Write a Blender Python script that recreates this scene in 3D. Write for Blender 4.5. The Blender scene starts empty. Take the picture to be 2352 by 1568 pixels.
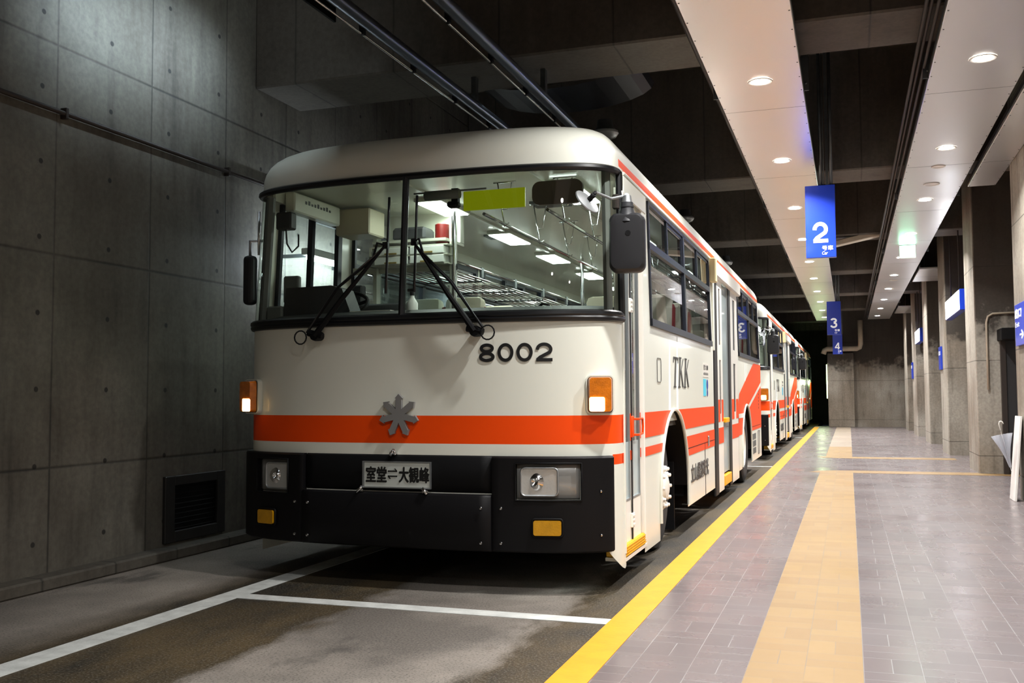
import bpy, bmesh, math, random
from mathutils import Vector, Matrix, noise
C = bpy.context.scene.collection
S = bpy.context.scene
R = math.radians
PI = math.pi
random.seed(7)

# ---------------------------------------------------------------- camera, world, exposure
CAMH = 1.15
F_PX = 2262.0
M = ((0.94627123, -0.02271015, -0.3225756),      # world rows over camera axes (right, down, forward)
     (0.32333295, 0.05054688, 0.94493429),
     (-0.00515441, -0.99846345, 0.055174))
cam_d = bpy.data.cameras.new('camera')
cam = bpy.data.objects.new('camera', cam_d); C.objects.link(cam)
cam_d.sensor_width = 36.0; cam_d.lens = 36.0 * F_PX / 2352.0
cam_d.clip_start = 0.05; cam_d.clip_end = 200
mw = Matrix.Identity(4)
for i in range(3):
    mw[i][0] = M[i][0]; mw[i][1] = -M[i][1]; mw[i][2] = -M[i][2]
mw[0][3], mw[1][3], mw[2][3] = 0, 0, CAMH
cam.matrix_world = mw
S.camera = cam
S.view_settings.view_transform = 'Standard'; S.view_settings.look = 'None'
S.view_settings.exposure = 1.45; S.view_settings.gamma = 1.0
S.view_settings.use_curve_mapping = False
w = bpy.data.worlds.new('world'); S.world = w; w.use_nodes = True
w.node_tree.nodes['Background'].inputs[0].default_value = (0.6, 0.75, 1.0, 1)
w.node_tree.nodes['Background'].inputs[1].default_value = 0.004

DOWN_P = 23.0        # watts of a platform downlight
TUBE_P = 9.0        # watts of a tunnel fluorescent batten

# ---------------------------------------------------------------- materials
def lin(c): return tuple(((v/12.92) if v <= .04045 else ((v+.055)/1.055)**2.4) for v in c)
def rgb(r, g, b): return lin((r/255, g/255, b/255)) + (1,)
MATS = {}
def mat(name, col=(.5,.5,.5,1), rough=.5, metal=0.0, emit=None, es=0.0, coat=0.0, spec=None, bump=None, vary=None, alpha=None):
    if name in MATS: return MATS[name]
    m = bpy.data.materials.new(name); m.use_nodes = True; MATS[name] = m
    nt = m.node_tree; b = nt.nodes['Principled BSDF']
    b.inputs['Base Color'].default_value = col
    b.inputs['Roughness'].default_value = rough; b.inputs['Metallic'].default_value = metal
    if coat: b.inputs['Coat Weight'].default_value = coat; b.inputs['Coat Roughness'].default_value = .08
    if spec is not None: b.inputs['Specular IOR Level'].default_value = spec
    if emit: b.inputs['Emission Color'].default_value = emit; b.inputs['Emission Strength'].default_value = es
    if alpha is not None: b.inputs['Alpha'].default_value = alpha
    tc = nt.nodes.new('ShaderNodeTexCoord')
    if vary:
        sc, amt = vary
        n = nt.nodes.new('ShaderNodeTexNoise'); n.inputs['Scale'].default_value = sc; n.inputs['Detail'].default_value = 6
        mx = nt.nodes.new('ShaderNodeMix'); mx.data_type = 'RGBA'; mx.blend_type = 'MULTIPLY'
        mr = nt.nodes.new('ShaderNodeMapRange'); mr.inputs[1].default_value=.3; mr.inputs[2].default_value=.7
        mr.inputs[3].default_value = 1-amt; mr.inputs[4].default_value = 1
        nt.links.new(tc.outputs['Object'], n.inputs['Vector']); nt.links.new(n.outputs['Fac'], mr.inputs[0])
        mx.inputs[0].default_value = 1; mx.inputs[6].default_value = col
        nt.links.new(mr.outputs[0], mx.inputs[7]); nt.links.new(mx.outputs[2], b.inputs['Base Color'])
    if bump:
        sc, st = bump
        n = nt.nodes.new('ShaderNodeTexNoise'); n.inputs['Scale'].default_value = sc; n.inputs['Detail'].default_value = 4
        bp = nt.nodes.new('ShaderNodeBump'); bp.inputs['Strength'].default_value = st; bp.inputs['Distance'].default_value = .01
        nt.links.new(tc.outputs['Object'], n.inputs['Vector']); nt.links.new(n.outputs['Fac'], bp.inputs['Height'])
        nt.links.new(bp.outputs[0], b.inputs['Normal'])
    return m

class NT:
    """small helper for building node graphs"""
    def __init__(s, name):
        s.m = bpy.data.materials.new(name); s.m.use_nodes = True; s.t = s.m.node_tree; MATS[name] = s.m
        s.b = s.t.nodes['Principled BSDF']; s.tc = s.t.nodes.new('ShaderNodeTexCoord').outputs['Object']
    def n(s, typ, **kw):
        o = s.t.nodes.new(typ)
        for k, v in kw.items(): setattr(o, k, v)
        return o
    def link(s, a, b): s.t.links.new(a, b)
    def put(s, sock, v):
        if isinstance(v, (int, float, tuple)): sock.default_value = v
        else: s.link(v, sock)
    def math(s, op, a, b=0.0, c=None):
        o = s.n('ShaderNodeMath', operation=op); s.put(o.inputs[0], a); s.put(o.inputs[1], b)
        if c is not None: s.put(o.inputs[2], c)
        return o.outputs[0]
    def noise(s, sc, det=5, rough=.55, vec=None, scale=None):
        o = s.n('ShaderNodeTexNoise'); o.inputs['Scale'].default_value = sc; o.inputs['Detail'].default_value = det
        o.inputs['Roughness'].default_value = rough
        v = vec or s.tc
        if scale:
            mp = s.n('ShaderNodeMapping'); mp.inputs['Scale'].default_value = scale; s.link(v, mp.inputs[0]); v = mp.outputs[0]
        s.link(v, o.inputs['Vector']); return o.outputs['Fac']
    def ramp(s, v, a, b, lo=0.0, hi=1.0):
        o = s.n('ShaderNodeMapRange'); s.put(o.inputs[0], v)
        for i, x in enumerate((a, b, lo, hi)): o.inputs[i+1].default_value = x
        return o.outputs[0]
    def mix(s, f, a, b, mode='MIX'):
        o = s.n('ShaderNodeMix', data_type='RGBA', blend_type=mode)
        s.put(o.inputs[0], f); s.put(o.inputs[6], a); s.put(o.inputs[7], b); return o.outputs[2]
    def xyz(s):
        o = s.n('ShaderNodeSeparateXYZ'); s.link(s.tc, o.inputs[0]); return o.outputs
    def bump(s, h, st=.3, d=.01):
        o = s.n('ShaderNodeBump'); o.inputs['Strength'].default_value = st; o.inputs['Distance'].default_value = d
        s.link(h, o.inputs['Height']); s.link(o.outputs[0], s.b.inputs['Normal'])

def concrete(name, base, dark, axis='y', seams=None, holes=False, stain=.6, soot_shade=False):
    g = NT(name); X = g.xyz()
    a = X[1] if axis == 'y' else X[0]
    z = X[2]
    n1 = g.noise(.9, 6, .6); n2 = g.noise(3.0, 8, .65, scale=(2.2, 2.2, .25)); n3 = g.noise(28, 4, .6)
    f = g.math('MULTIPLY', g.ramp(n1, .35, .68), g.ramp(n2, .3, .7))
    col = g.mix(f, base, dark)
    col = g.mix(g.ramp(g.noise(.45, 3), .42, .62, 0, .55), col, (dark[0]*1.25, dark[1]*1.0, dark[2]*.72, 1))
    col = g.mix(g.ramp(n2, .55, .75, 0, stain*.5), col, tuple(v*.45 for v in dark[:3])+(1,))
    col = g.mix(.35, col, g.mix(g.ramp(n3, .35, .65), (.35,.35,.35,1), (1,1,1,1)), 'MULTIPLY')
    if soot_shade:  # soot stain plus painted shade, darkening the upper part of faces along Y
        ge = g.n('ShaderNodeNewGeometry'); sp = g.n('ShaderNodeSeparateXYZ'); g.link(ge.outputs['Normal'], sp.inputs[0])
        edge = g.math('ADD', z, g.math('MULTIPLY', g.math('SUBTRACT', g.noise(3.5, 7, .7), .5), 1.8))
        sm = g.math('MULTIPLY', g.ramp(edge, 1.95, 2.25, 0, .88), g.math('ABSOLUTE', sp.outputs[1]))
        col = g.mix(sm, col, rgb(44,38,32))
    h = n3
    if seams:
        mask = None
        for (src, off, per, wdt) in seams:
            s_ = {'a': a, 'z': z}[src]
            fr = g.math('FRACT', g.math('DIVIDE', g.math('SUBTRACT', s_, off), per))
            d = g.math('ABSOLUTE', g.math('SUBTRACT', fr, .5))
            m_ = g.ramp(d, .5 - wdt/per, .5, 0, 1)
            mask = m_ if mask is None else g.math('MAXIMUM', mask, m_)
        mk = g.math('MULTIPLY', mask, g.ramp(n1, .3, .6, .35, .9))
        col = g.mix(mk, col, tuple(v*.25 for v in dark[:3])+(1,))
        h = g.math('SUBTRACT', g.math('MULTIPLY', n3, .3), mask)
    if holes:
        fa = g.math('SUBTRACT', g.math('FRACT', g.math('DIVIDE', g.math('SUBTRACT', a, 4.45), .60)), .5)
        fz = g.math('SUBTRACT', g.math('FRACT', g.math('DIVIDE', g.math('SUBTRACT', z, .03), .47)), .5)
        fa = g.math('MULTIPLY', fa, .60); fz = g.math('MULTIPLY', fz, .47)
        dd = g.math('SQRT', g.math('ADD', g.math('MULTIPLY', fa, fa), g.math('MULTIPLY', fz, fz)))
        m_ = g.ramp(dd, .014, .020, .85, 0)
        col = g.mix(m_, col, (.004,.004,.004,1))
    g.link(col, g.b.inputs['Base Color']); g.b.inputs['Roughness'].default_value = .75
    g.bump(h, .25, .01)
    return g.m

def tiles(name, c1, c2, grout, rough):
    g = NT(name); X = g.xyz(); U = .22
    u = g.math('DIVIDE', g.math('ADD', X[0], .41 + 22), U); v = g.math('DIVIDE', g.math('ADD', X[1], 22), U)
    fu = g.math('FRACT', u); fv = g.math('FRACT', v); iu = g.math('FLOOR', u); iv = g.math('FLOOR', v)
    par = g.math('MODULO', g.math('ADD', iu, iv), 2.0)
    wd = .012
    def line(fr): return g.ramp(g.math('ABSOLUTE', g.math('SUBTRACT', fr, .5)), .5 - wd, .5 - wd*.4)
    def mid(fr): return g.ramp(g.math('ABSOLUTE', g.math('SUBTRACT', fr, .5)), wd*.4, wd, 1, 0)
    edge = g.math('MAXIMUM', g.math('MULTIPLY', line(fv), .9), line(fu))
    inner = g.math('ADD', g.math('MULTIPLY', mid(fu), par), g.math('MULTIPLY', mid(fv), g.math('SUBTRACT', 1.0, par)))
    gm = g.math('MINIMUM', g.math('MAXIMUM', edge, inner), 1.0)
    bu = g.math('ADD', g.math('MULTIPLY', iu, 2.0), g.math('MULTIPLY', g.math('GREATER_THAN', fu, .5), par))
    bv = g.math('ADD', g.math('MULTIPLY', iv, 2.0), g.math('MULTIPLY', g.math('GREATER_THAN', fv, .5), g.math('SUBTRACT', 1.0, par)))
    cb = g.n('ShaderNodeCombineXYZ'); g.link(bu, cb.inputs[0]); g.link(bv, cb.inputs[1])
    wn = g.n('ShaderNodeTexWhiteNoise', noise_dimensions='2D'); g.link(cb.outputs[0], wn.inputs['Vector'])
    n1 = g.noise(1.3, 5); n2 = g.noise(40, 3)
    col = g.mix(wn.outputs['Value'], c1, c2)
    col = g.mix(g.ramp(n1, .35, .7, 0, .35), col, tuple(x*.6 for x in c1[:3])+(1,))
    worn = g.math('MULTIPLY', gm, g.ramp(g.noise(2.2, 4), .35, .65, .25, .95))
    col = g.mix(worn, col, grout)
    g.link(col, g.b.inputs['Base Color'])
    ro = g.math('ADD', g.math('MULTIPLY', g.ramp(n1, .3, .7), .14), rough)
    ro = g.math('ADD', ro, g.math('MULTIPLY', wn.outputs['Value'], .05))
    g.link(ro, g.b.inputs['Roughness']); g.b.inputs['Specular IOR Level'].default_value = .6
    g.bump(g.math('SUBTRACT', g.math('MULTIPLY', n2, .05), g.math('MULTIPLY', gm, .8)), .12, .003)
    return g.m

def asphalt(name):
    g = NT(name); X = g.xyz()
    n1 = g.noise(.55, 5, .55); n2 = g.noise(90, 3, .6); n3 = g.noise(2.4, 6, .6, scale=(.8, .35, 1)); n4 = g.noise(300, 2)
    # pale worn concrete centre between darker damp wheel tracks
    c = g.math('ABSOLUTE', g.math('SUBTRACT', g.math('ADD', X[0], g.math('MULTIPLY', g.math('SUBTRACT', n3, .5), 1.0)), -2.05))
    track = g.ramp(c, .46, .60)
    outer = g.ramp(g.math('ADD', X[0], g.math('MULTIPLY', g.math('SUBTRACT', n3, .5), .7)), -3.9, -3.55, 0, 1)
    wet = g.math('MULTIPLY', track, outer)
    dry = g.mix(g.ramp(n1, .4, .6), rgb(150,141,131), rgb(92,86,80))
    wetc = g.mix(g.ramp(n3, .4, .6), rgb(76,62,38), rgb(34,30,22))
    col = g.mix(wet, dry, wetc)
    col = g.mix(g.ramp(n2, .52, .72, 0, .55), col, rgb(128,122,112))
    col = g.mix(g.ramp(n2, .48, .3, 0, .7), col, rgb(24,22,20))
    col = g.mix(g.ramp(n3, .62, .7, 0, .6), col, rgb(38,36,34))
    g.link(col, g.b.inputs['Base Color'])
    g.link(g.ramp(wet, 0, 1, .8, .55), g.b.inputs['Roughness'])
    g.bump(g.math('ADD', n2, g.math('MULTIPLY', n4, .5)), .5, .006)
    return g.m

def glass(name, tint=(1,1,1,1), refl=1.0, rough=.0, ior=1.5):
    if name in MATS: return MATS[name]
    m = bpy.data.materials.new(name); m.use_nodes = True; MATS[name] = m; t = m.node_tree
    t.nodes.remove(t.nodes['Principled BSDF']); out = t.nodes['Material Output']
    tr = t.nodes.new('ShaderNodeBsdfTransparent'); tr.inputs[0].default_value = tint
    gl = t.nodes.new('ShaderNodeBsdfGlossy'); gl.inputs['Roughness'].default_value = rough; gl.inputs[0].default_value = (1,1,1,1)
    fr = t.nodes.new('ShaderNodeFresnel'); ge = t.nodes.new('ShaderNodeNewGeometry')
    im = t.nodes.new('ShaderNodeMath'); im.operation = 'MULTIPLY_ADD'; im.inputs[1].default_value = 1/ior-ior; im.inputs[2].default_value = ior
    t.links.new(ge.outputs['Backfacing'], im.inputs[0]); t.links.new(im.outputs[0], fr.inputs[0])
    mu = t.nodes.new('ShaderNodeMath'); mu.operation = 'MULTIPLY'; mu.inputs[1].default_value = refl; mu.use_clamp = True
    mx = t.nodes.new('ShaderNodeMixShader')
    t.links.new(fr.outputs[0], mu.inputs[0]); t.links.new(mu.outputs[0], mx.inputs[0])
    t.links.new(tr.outputs[0], mx.inputs[1]); t.links.new(gl.outputs[0], mx.inputs[2]); t.links.new(mx.outputs[0], out.inputs[0])
    return m

def brushed(name, col, rough):
    g = NT(name); n = g.noise(60, 3, .6, scale=(1, .02, 1)); n1 = g.noise(.8, 2)
    g.b.inputs['Base Color'].default_value = col; g.b.inputs['Metallic'].default_value = .85
    g.link(g.ramp(n1, .3, .7, rough - .03, rough + .05), g.b.inputs['Roughness'])
    g.bump(g.noise(.5, 1, .5, scale=(1, .4, 1)), .12, .03)
    return g.m

CREAM = mat('cream_paint', rgb(226,227,215), .34, coat=.15, vary=(1.1, .05))
WHITE = mat('white_paint', rgb(238,235,226), .35, coat=.2, vary=(3, .05))
ORANGE = mat('orange_paint', rgb(238,72,0), .42, spec=.3)
SALMON = ORANGE
BLACK = mat('black_paint', rgb(9,8,10), .5, spec=.22, bump=(30, .03))
BLACKM = mat('black_matte', rgb(7,7,9), .6, spec=.2)
RUBBER = mat('black_rubber', rgb(14,15,18), .35)
TYRE = mat('tyre_rubber', rgb(44,42,41), .8, bump=(60, .2))
CHROME = mat('chrome', rgb(215,215,215), .14, 1.0)
ALU = mat('aluminium', rgb(178,182,184), .38, .9)
STEEL = mat('galvanised_steel', rgb(104,108,110), .45, .8, vary=(9, .3))
EMB = mat('emblem_grey', rgb(138,137,136), .45, .35)
BRONZE = mat('dark_window_frame', rgb(30,33,44), .42, .35)
YELLOW = mat('yellow_step', rgb(240,178,10), .4, vary=(12, .15))
AMBER = mat('amber_lens', rgb(214,116,8), .25, coat=.6, bump=(120, .25), vary=(25, .3))
AMBERD = mat('fog_amber_lens', rgb(196,140,8), .25, coat=.6, bump=(100, .2), vary=(30, .2))
LAMPON = mat('lit_lens', rgb(255,226,160), .3, emit=(1, .62, .2, 1), es=4.5)
CLEAR = mat('clear_lens', rgb(150,152,150), .18, .35, coat=.8, bump=(90, .25))
REFL = mat('reflector', rgb(205,206,203), .3, .6, coat=.6, bump=(70, .12))
GLASS = glass('glass_windshield', (.90,.95,.90,1), 1.0)
GLASSD = glass('glass_side', (.62,.66,.68,1), 1.3)
GLASSW = glass('glass_door', (.80,.86,.86,1), 1.2)
FROST = mat('frosted_door_film', rgb(176,192,194), .35, coat=.4)
INT = mat('interior_panel', rgb(196,196,182), .5, vary=(2, .1))
INTCEIL = mat('interior_ceiling', rgb(196,198,184), .35, coat=.2)
INTD = mat('interior_dark', rgb(38,38,40), .6)
INTG = mat('interior_grey', rgb(96,98,96), .6)
FLOORB = mat('bus_floor', rgb(70,70,66), .7)
SEAT = mat('seat_red', rgb(130,30,34), .85)
COVER = mat('seat_cover', rgb(214,206,186), .85, bump=(20, .2))
LPANEL = mat('bus_lamp_panel', rgb(250,255,250), .5, emit=(.86, 1, .93, 1), es=10)
GREENY = mat('yellow_green_card', rgb(158,168,8), .55, emit=rgb(150,165,5), es=.12)
REDM = mat('red_cylinder', rgb(100,14,10), .4)
BLUE = mat('blue_sign', rgb(26,62,196), .35, coat=.3)
SIGNW = mat('sign_white', rgb(240,244,250), .4, emit=(1,1,1,1), es=.12)
BLKTXT = mat('black_letters', rgb(10,10,10), .5)
GREYTXT = mat('grey_letters', rgb(70,68,66), .5)
CYAN = mat('cyan_sticker', rgb(80,196,222), .5)
NAVY = mat('navy_sticker', rgb(40,70,160), .5)
PLATE = mat('plate_white', rgb(186,190,184), .4, vary=(8, .08))
DLIGHT = mat('downlight_emitter', rgb(255,255,250), .5, emit=(1, .97, .92, 1), es=26)
DTRIM = mat('downlight_trim', rgb(226,222,214), .35)
TUBEM = mat('fluorescent_tube', rgb(255,255,255), .5, emit=(.80, .93, 1, 1), es=16)
LBOX = mat('lightbox_face', rgb(255,255,255), .5, emit=(.92, .95, 1, 1), es=5)
EXITG = mat('exit_light_face', rgb(225,255,235), .5, emit=(.35, 1, .62, 1), es=3.2)
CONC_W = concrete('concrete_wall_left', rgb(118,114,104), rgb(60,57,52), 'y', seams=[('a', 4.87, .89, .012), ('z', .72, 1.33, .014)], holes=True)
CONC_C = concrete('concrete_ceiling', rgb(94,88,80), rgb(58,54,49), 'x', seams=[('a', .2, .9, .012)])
CONC_P = concrete('concrete_pillar', rgb(176,170,158), rgb(98,92,83), 'x', seams=[('z', .3, 1.3, .01)], stain=.9, soot_shade=True)
CONC_K = concrete('concrete_kerb', rgb(98,93,84), rgb(62,58,52), 'y', seams=[('a', .35, .62, .015)])
ROAD = asphalt('asphalt')
TILE_D = tiles('tile_purple_grey', rgb(120,110,110), rgb(105,97,98), rgb(148,146,146), .18)
TILE_T = tiles('tile_tan', rgb(150,121,76), rgb(137,108,68), rgb(118,108,96), .34)
TILE_P = tiles('tile_pale_tan', rgb(158,144,126), rgb(148,134,118), rgb(150,140,130), .3)
YLINE = mat('yellow_line_paint', rgb(228,154,24), .5, vary=(9, .12), bump=(50, .1))
WLINE = mat('white_road_paint', rgb(204,206,202), .65, vary=(10, .28), bump=(60, .25))
PANEL = brushed('canopy_panel_metal', rgb(226,224,222), .34)
PIPEC = mat('painted_pipe', rgb(196,184,164), .5, vary=(6, .15))
DPIPE = mat('dark_pipe', rgb(54,47,43), .55, .3)
RAILM = mat('rail_metal', rgb(112,120,134), .28, .85)

# ---------------------------------------------------------------- mesh helpers
def meshobj(name, bm, m, parent=None, smooth=False):
    me = bpy.data.meshes.new(name)
    bm.normal_update(); bm.to_mesh(me); bm.free()
    for x in (m if isinstance(m, (list, tuple)) else [m]): me.materials.append(x)
    if smooth:
        for p in me.polygons: p.use_smooth = True
        try: me.set_sharp_from_angle(angle=R(38))
        except Exception: pass
    o = bpy.data.objects.new(name, me); C.objects.link(o)
    if parent: o.parent = parent
    return o
def empty(name, loc=(0,0,0), parent=None, rz=0):
    o = bpy.data.objects.new(name, None); C.objects.link(o); o.location = loc; o.rotation_euler = (0,0,rz)
    o.empty_display_size = .2
    if parent: o.parent = parent
    return o
def tag(o, label, cat, group=None):
    o['label'] = label; o['category'] = cat
    if group: o['group'] = group
    return o
def struct(o): o['kind'] = 'structure'; return o
def nb(): return bmesh.new()
def box(bm, x0, x1, y0, y1, z0, z1, mi=0, bev=0.0, rot=None, seg=1):
    r = bmesh.ops.create_cube(bm, size=1.0)
    vs = r['verts']
    c = Vector(((x0+x1)/2, (y0+y1)/2, (z0+z1)/2)); s = Vector((x1-x0, y1-y0, z1-z0))
    for v in vs: v.co = Vector((v.co.x*s.x, v.co.y*s.y, v.co.z*s.z))
    fs = set(f for v in vs for f in v.link_faces)
    if bev > 0:
        es = list(set(e for v in vs for e in v.link_edges))
        rr = bmesh.ops.bevel(bm, geom=es, offset=min(bev, min(s)*.45), segments=seg, affect='EDGES', profile=.5)
        vs = list(set(vv for f in rr['faces'] for vv in f.verts) | set(v for v in vs if v.is_valid))
        fs = set(f for v in vs for f in v.link_faces)
    for v in vs:
        v.co = (rot @ v.co if rot else v.co) + c
    for f in fs: f.material_index = mi
    return vs
def tube(bm, pts, r, seg=8, mi=0, closed=False, cap=True):
    pts = [Vector(p) for p in pts]; n = len(pts); rings = []
    rad = r if isinstance(r, (list, tuple)) else [r]*n
    prev = None
    for i, p in enumerate(pts):
        if closed: t = (pts[(i+1) % n] - pts[i-1])
        else: t = (pts[min(i+1, n-1)] - pts[max(i-1, 0)])
        t.normalize()
        if prev is None:
            a = Vector((0,0,1)) if abs(t.z) < .9 else Vector((1,0,0))
            u = t.cross(a).normalized()
        else:
            u = (prev - t*prev.dot(t)); u = u.normalized() if u.length > 1e-6 else t.orthogonal().normalized()
        prev = u; v = t.cross(u)
        rings.append([bm.verts.new(p + (u*math.cos(2*PI*k/seg) + v*math.sin(2*PI*k/seg))*rad[i]) for k in range(seg)])
    rng = range(n if closed else n-1)
    for i in rng:
        A, B = rings[i], rings[(i+1) % n]
        for k in range(seg):
            f = bm.faces.new((A[k], A[(k+1) % seg], B[(k+1) % seg], B[k])); f.material_index = mi; f.smooth = True
    if cap and not closed:
        for rg in (list(reversed(rings[0])), rings[-1]):
            f = bm.faces.new(rg); f.material_index = mi
def lathe(bm, prof, origin, axis='x', seg=32, mi=0, a0=0, a1=2*PI):
    """prof: list of (along, radius)"""
    o = Vector(origin); rings = []
    full = abs(a1-a0-2*PI) < 1e-6
    m = seg if full else seg+1
    for (h, r) in prof:
        ring = []
        for k in range(m):
            a = a0 + (a1-a0)*k/seg
            c, s = math.cos(a)*r, math.sin(a)*r
            v = {'x': Vector((h, c, s)), 'y': Vector((c, h, s)), 'z': Vector((c, s, h))}[axis]
            ring.append(bm.verts.new(o + v))
        rings.append(ring)
    for A, B in zip(rings, rings[1:]):
        for k in range(seg):
            q = (A[k], A[(k+1) % m], B[(k+1) % m], B[k])
            f = bm.faces.new(q); f.material_index = mi; f.smooth = True
    return rings
def prism(bm, pts2, to3, d, mi=0):
    """extrude a 2D outline: to3(u, v, w) maps with w in (0, d)"""
    a = [bm.verts.new(to3(u, v, 0)) for u, v in pts2]; b = [bm.verts.new(to3(u, v, d)) for u, v in pts2]
    n = len(pts2)
    for f in ([bm.faces.new(a), bm.faces.new(list(reversed(b)))] + [bm.faces.new((a[i], b[i], b[(i+1) % n], a[(i+1) % n])) for i in range(n)]):
        f.material_index = mi
    bmesh.ops.recalc_face_normals(bm, faces=bm.faces[:])
def rrect(w, h, r, n=4):
    """rounded rectangle centred on 0"""
    out = []
    for cx, cy, a in ((w/2-r, h/2-r, 0), (-w/2+r, h/2-r, 90), (-w/2+r, -h/2+r, 180), (w/2-r, -h/2+r, 270)):
        for k in range(n+1):
            t = R(a + 90*k/n); out.append((cx+r*math.cos(t), cy+r*math.sin(t)))
    return out
def simple_box(name, x0, x1, y0, y1, z0, z1, m, parent=None, bev=0, rot=None):
    b = nb(); box(b, x0, x1, y0, y1, z0, z1, 0, bev, rot); return meshobj(name, b, m, parent)
_font_tmp = []
def text(name, body, m, origin, xd, yd, width=None, height=None, parent=None, depth=.002, bold=0.0, align='LEFT', shear=0.0, spacing=1.0, bend=None, fat=0.0):
    """text mesh fitted into width x height with its lower left at origin"""
    cu = bpy.data.curves.new(name, 'FONT'); cu.body = body; cu.offset = bold; cu.shear = shear; cu.space_character = spacing
    cu.extrude = .02; cu.resolution_u = 6
    o = bpy.data.objects.new(name, cu); C.objects.link(o)
    bpy.context.view_layer.update()
    me = bpy.data.meshes.new_from_object(o.evaluated_get(bpy.context.evaluated_depsgraph_get()))
    bpy.data.objects.remove(o); bpy.data.curves.remove(cu)
    if len(me.vertices) == 0:
        ob = bpy.data.objects.new(name, me); C.objects.link(ob); return ob
    xs = [v.co.x for v in me.vertices]; ys = [v.co.y for v in me.vertices]
    x0, x1, y0, y1 = min(xs), max(xs), min(ys), max(ys)
    sy = (height/(y1-y0)) if height else width/(x1-x0)
    sx = (width/(x1-x0)) if width else sy
    xd = Vector(xd).normalized(); yd = Vector(yd).normalized(); zd = xd.cross(yd); og = Vector(origin)
    for v in me.vertices:
        dz = depth if v.co.z > 0 else 0
        p = og + xd*((v.co.x-x0)*sx) + yd*((v.co.y-y0)*sy) + zd*dz
        if bend: p = bend(p, dz)
        v.co = p
    if fat:
        fb = bmesh.new()
        for i, (dx, dy) in enumerate(((-1, 0), (1, 0), (0, 1), (0, -1), (.7, .7), (-.7, -.7))):
            k0 = len(fb.verts); fb.from_mesh(me); fb.verts.ensure_lookup_table()
            for v in fb.verts[k0:]: v.co += xd*dx*fat + yd*dy*fat + zd*i*.00015
        fb.to_mesh(me); fb.free()
    me.materials.clear(); me.materials.append(m)
    for p in me.polygons: p.material_index = 0
    ob = bpy.data.objects.new(name, me); C.objects.link(ob)
    if parent: ob.parent = parent
    return ob
def ribbon(bm, pts, wd, to3, d, closed=False):
    P = [Vector(p) for p in pts]; n = len(P); L = []; Rr = []
    for i in range(n):
        a = P[i-1] if (i > 0 or closed) else P[0]; c = P[(i+1) % n] if (i < n-1 or closed) else P[-1]
        t1 = (P[i]-a); t2 = (c-P[i])
        if t1.length < 1e-9: t1 = t2
        if t2.length < 1e-9: t2 = t1
        t1 = t1.normalized(); t2 = t2.normalized(); t = (t1+t2).normalized(); nn = Vector((-t.y, t.x)); k = 1/max(.45, nn.dot(Vector((-t1.y, t1.x))))
        L.append(P[i]+nn*wd/2*k); Rr.append(P[i]-nn*wd/2*k)
    rows = [[bm.verts.new(to3(q.x, q.y, h)) for q in X_] for X_ in (L, Rr) for h in (0, d)]
    m = n if closed else n-1
    for i in range(m):
        j = (i+1) % n
        for A, B in ((rows[1], rows[3]), (rows[0], rows[1]), (rows[3], rows[2])):
            bm.faces.new((A[i], A[j], B[j], B[i]))
def arc(cx_, cy_, rx, ry, a0, a1, n=18): return [(cx_+rx*math.cos(R(a0+(a1-a0)*i/n)), cy_+ry*math.sin(R(a0+(a1-a0)*i/n))) for i in range(n+1)]
def digit(bm, ch, w_, h, st, to3, d=.002):
    """grotesque numeral drawn with constant strokes inside w_ x h"""
    e = st/2; rx = w_/2-e
    if ch == '0': ribbon(bm, arc(w_/2, h/2, rx, h/2-e, 0, 360, 32)[:-1], st, to3, d, True)
    if ch == '8':
        yt = h*.735; yb = h*.275
        ribbon(bm, arc(w_/2, yt, rx*.88, h-e-yt, 0, 360, 28)[:-1], st, to3, d, True)
        ribbon(bm, arc(w_/2, yb, rx, yb-e, 0, 360, 28)[:-1], st, to3, d*1.2, True)
    if ch == '2':
        r = h*.27; cy_ = h-e-r
        p = [(e*.95, cy_-.02*h)] + arc(w_/2, cy_, rx, r, 172, -38, 22) + [(w_*.55, h*.36), (w_*.26, h*.225), (e*1.15, e*1.3)]
        ribbon(bm, p, st, to3, d)
        ribbon(bm, [(e*.25, e), (w_, e)], st, to3, d*1.1)
    if ch == '3':
        yt = h*.74; yb = h*.285
        ribbon(bm, arc(w_*.48, yt, rx*.9, h-e-yt, 165, -90, 20), st, to3, d); ribbon(bm, arc(w_*.48, yb, rx, yb-e+.02*h, 90, -168, 22), st, to3, d*1.1)
    if ch == '4':
        ribbon(bm, [(w_*.72, 0), (w_*.72, h)], st, to3, d); ribbon(bm, [(0, h*.27), (w_, h*.27)], st*.85, to3, d*1.1)
        ribbon(bm, [(st*.3, h*.27), (w_*.66, h-st*.35)], st*.85, to3, d*1.2)
def copy_tree(o, parent=None, skip=()):
    c = o.copy(); C.objects.link(c)
    if parent: c.parent = parent; c.matrix_parent_inverse = o.matrix_parent_inverse.copy()
    for ch in o.children:
        if ch.name.split('.')[0] in skip: continue
        copy_tree(ch, c, skip)
    return c

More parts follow.
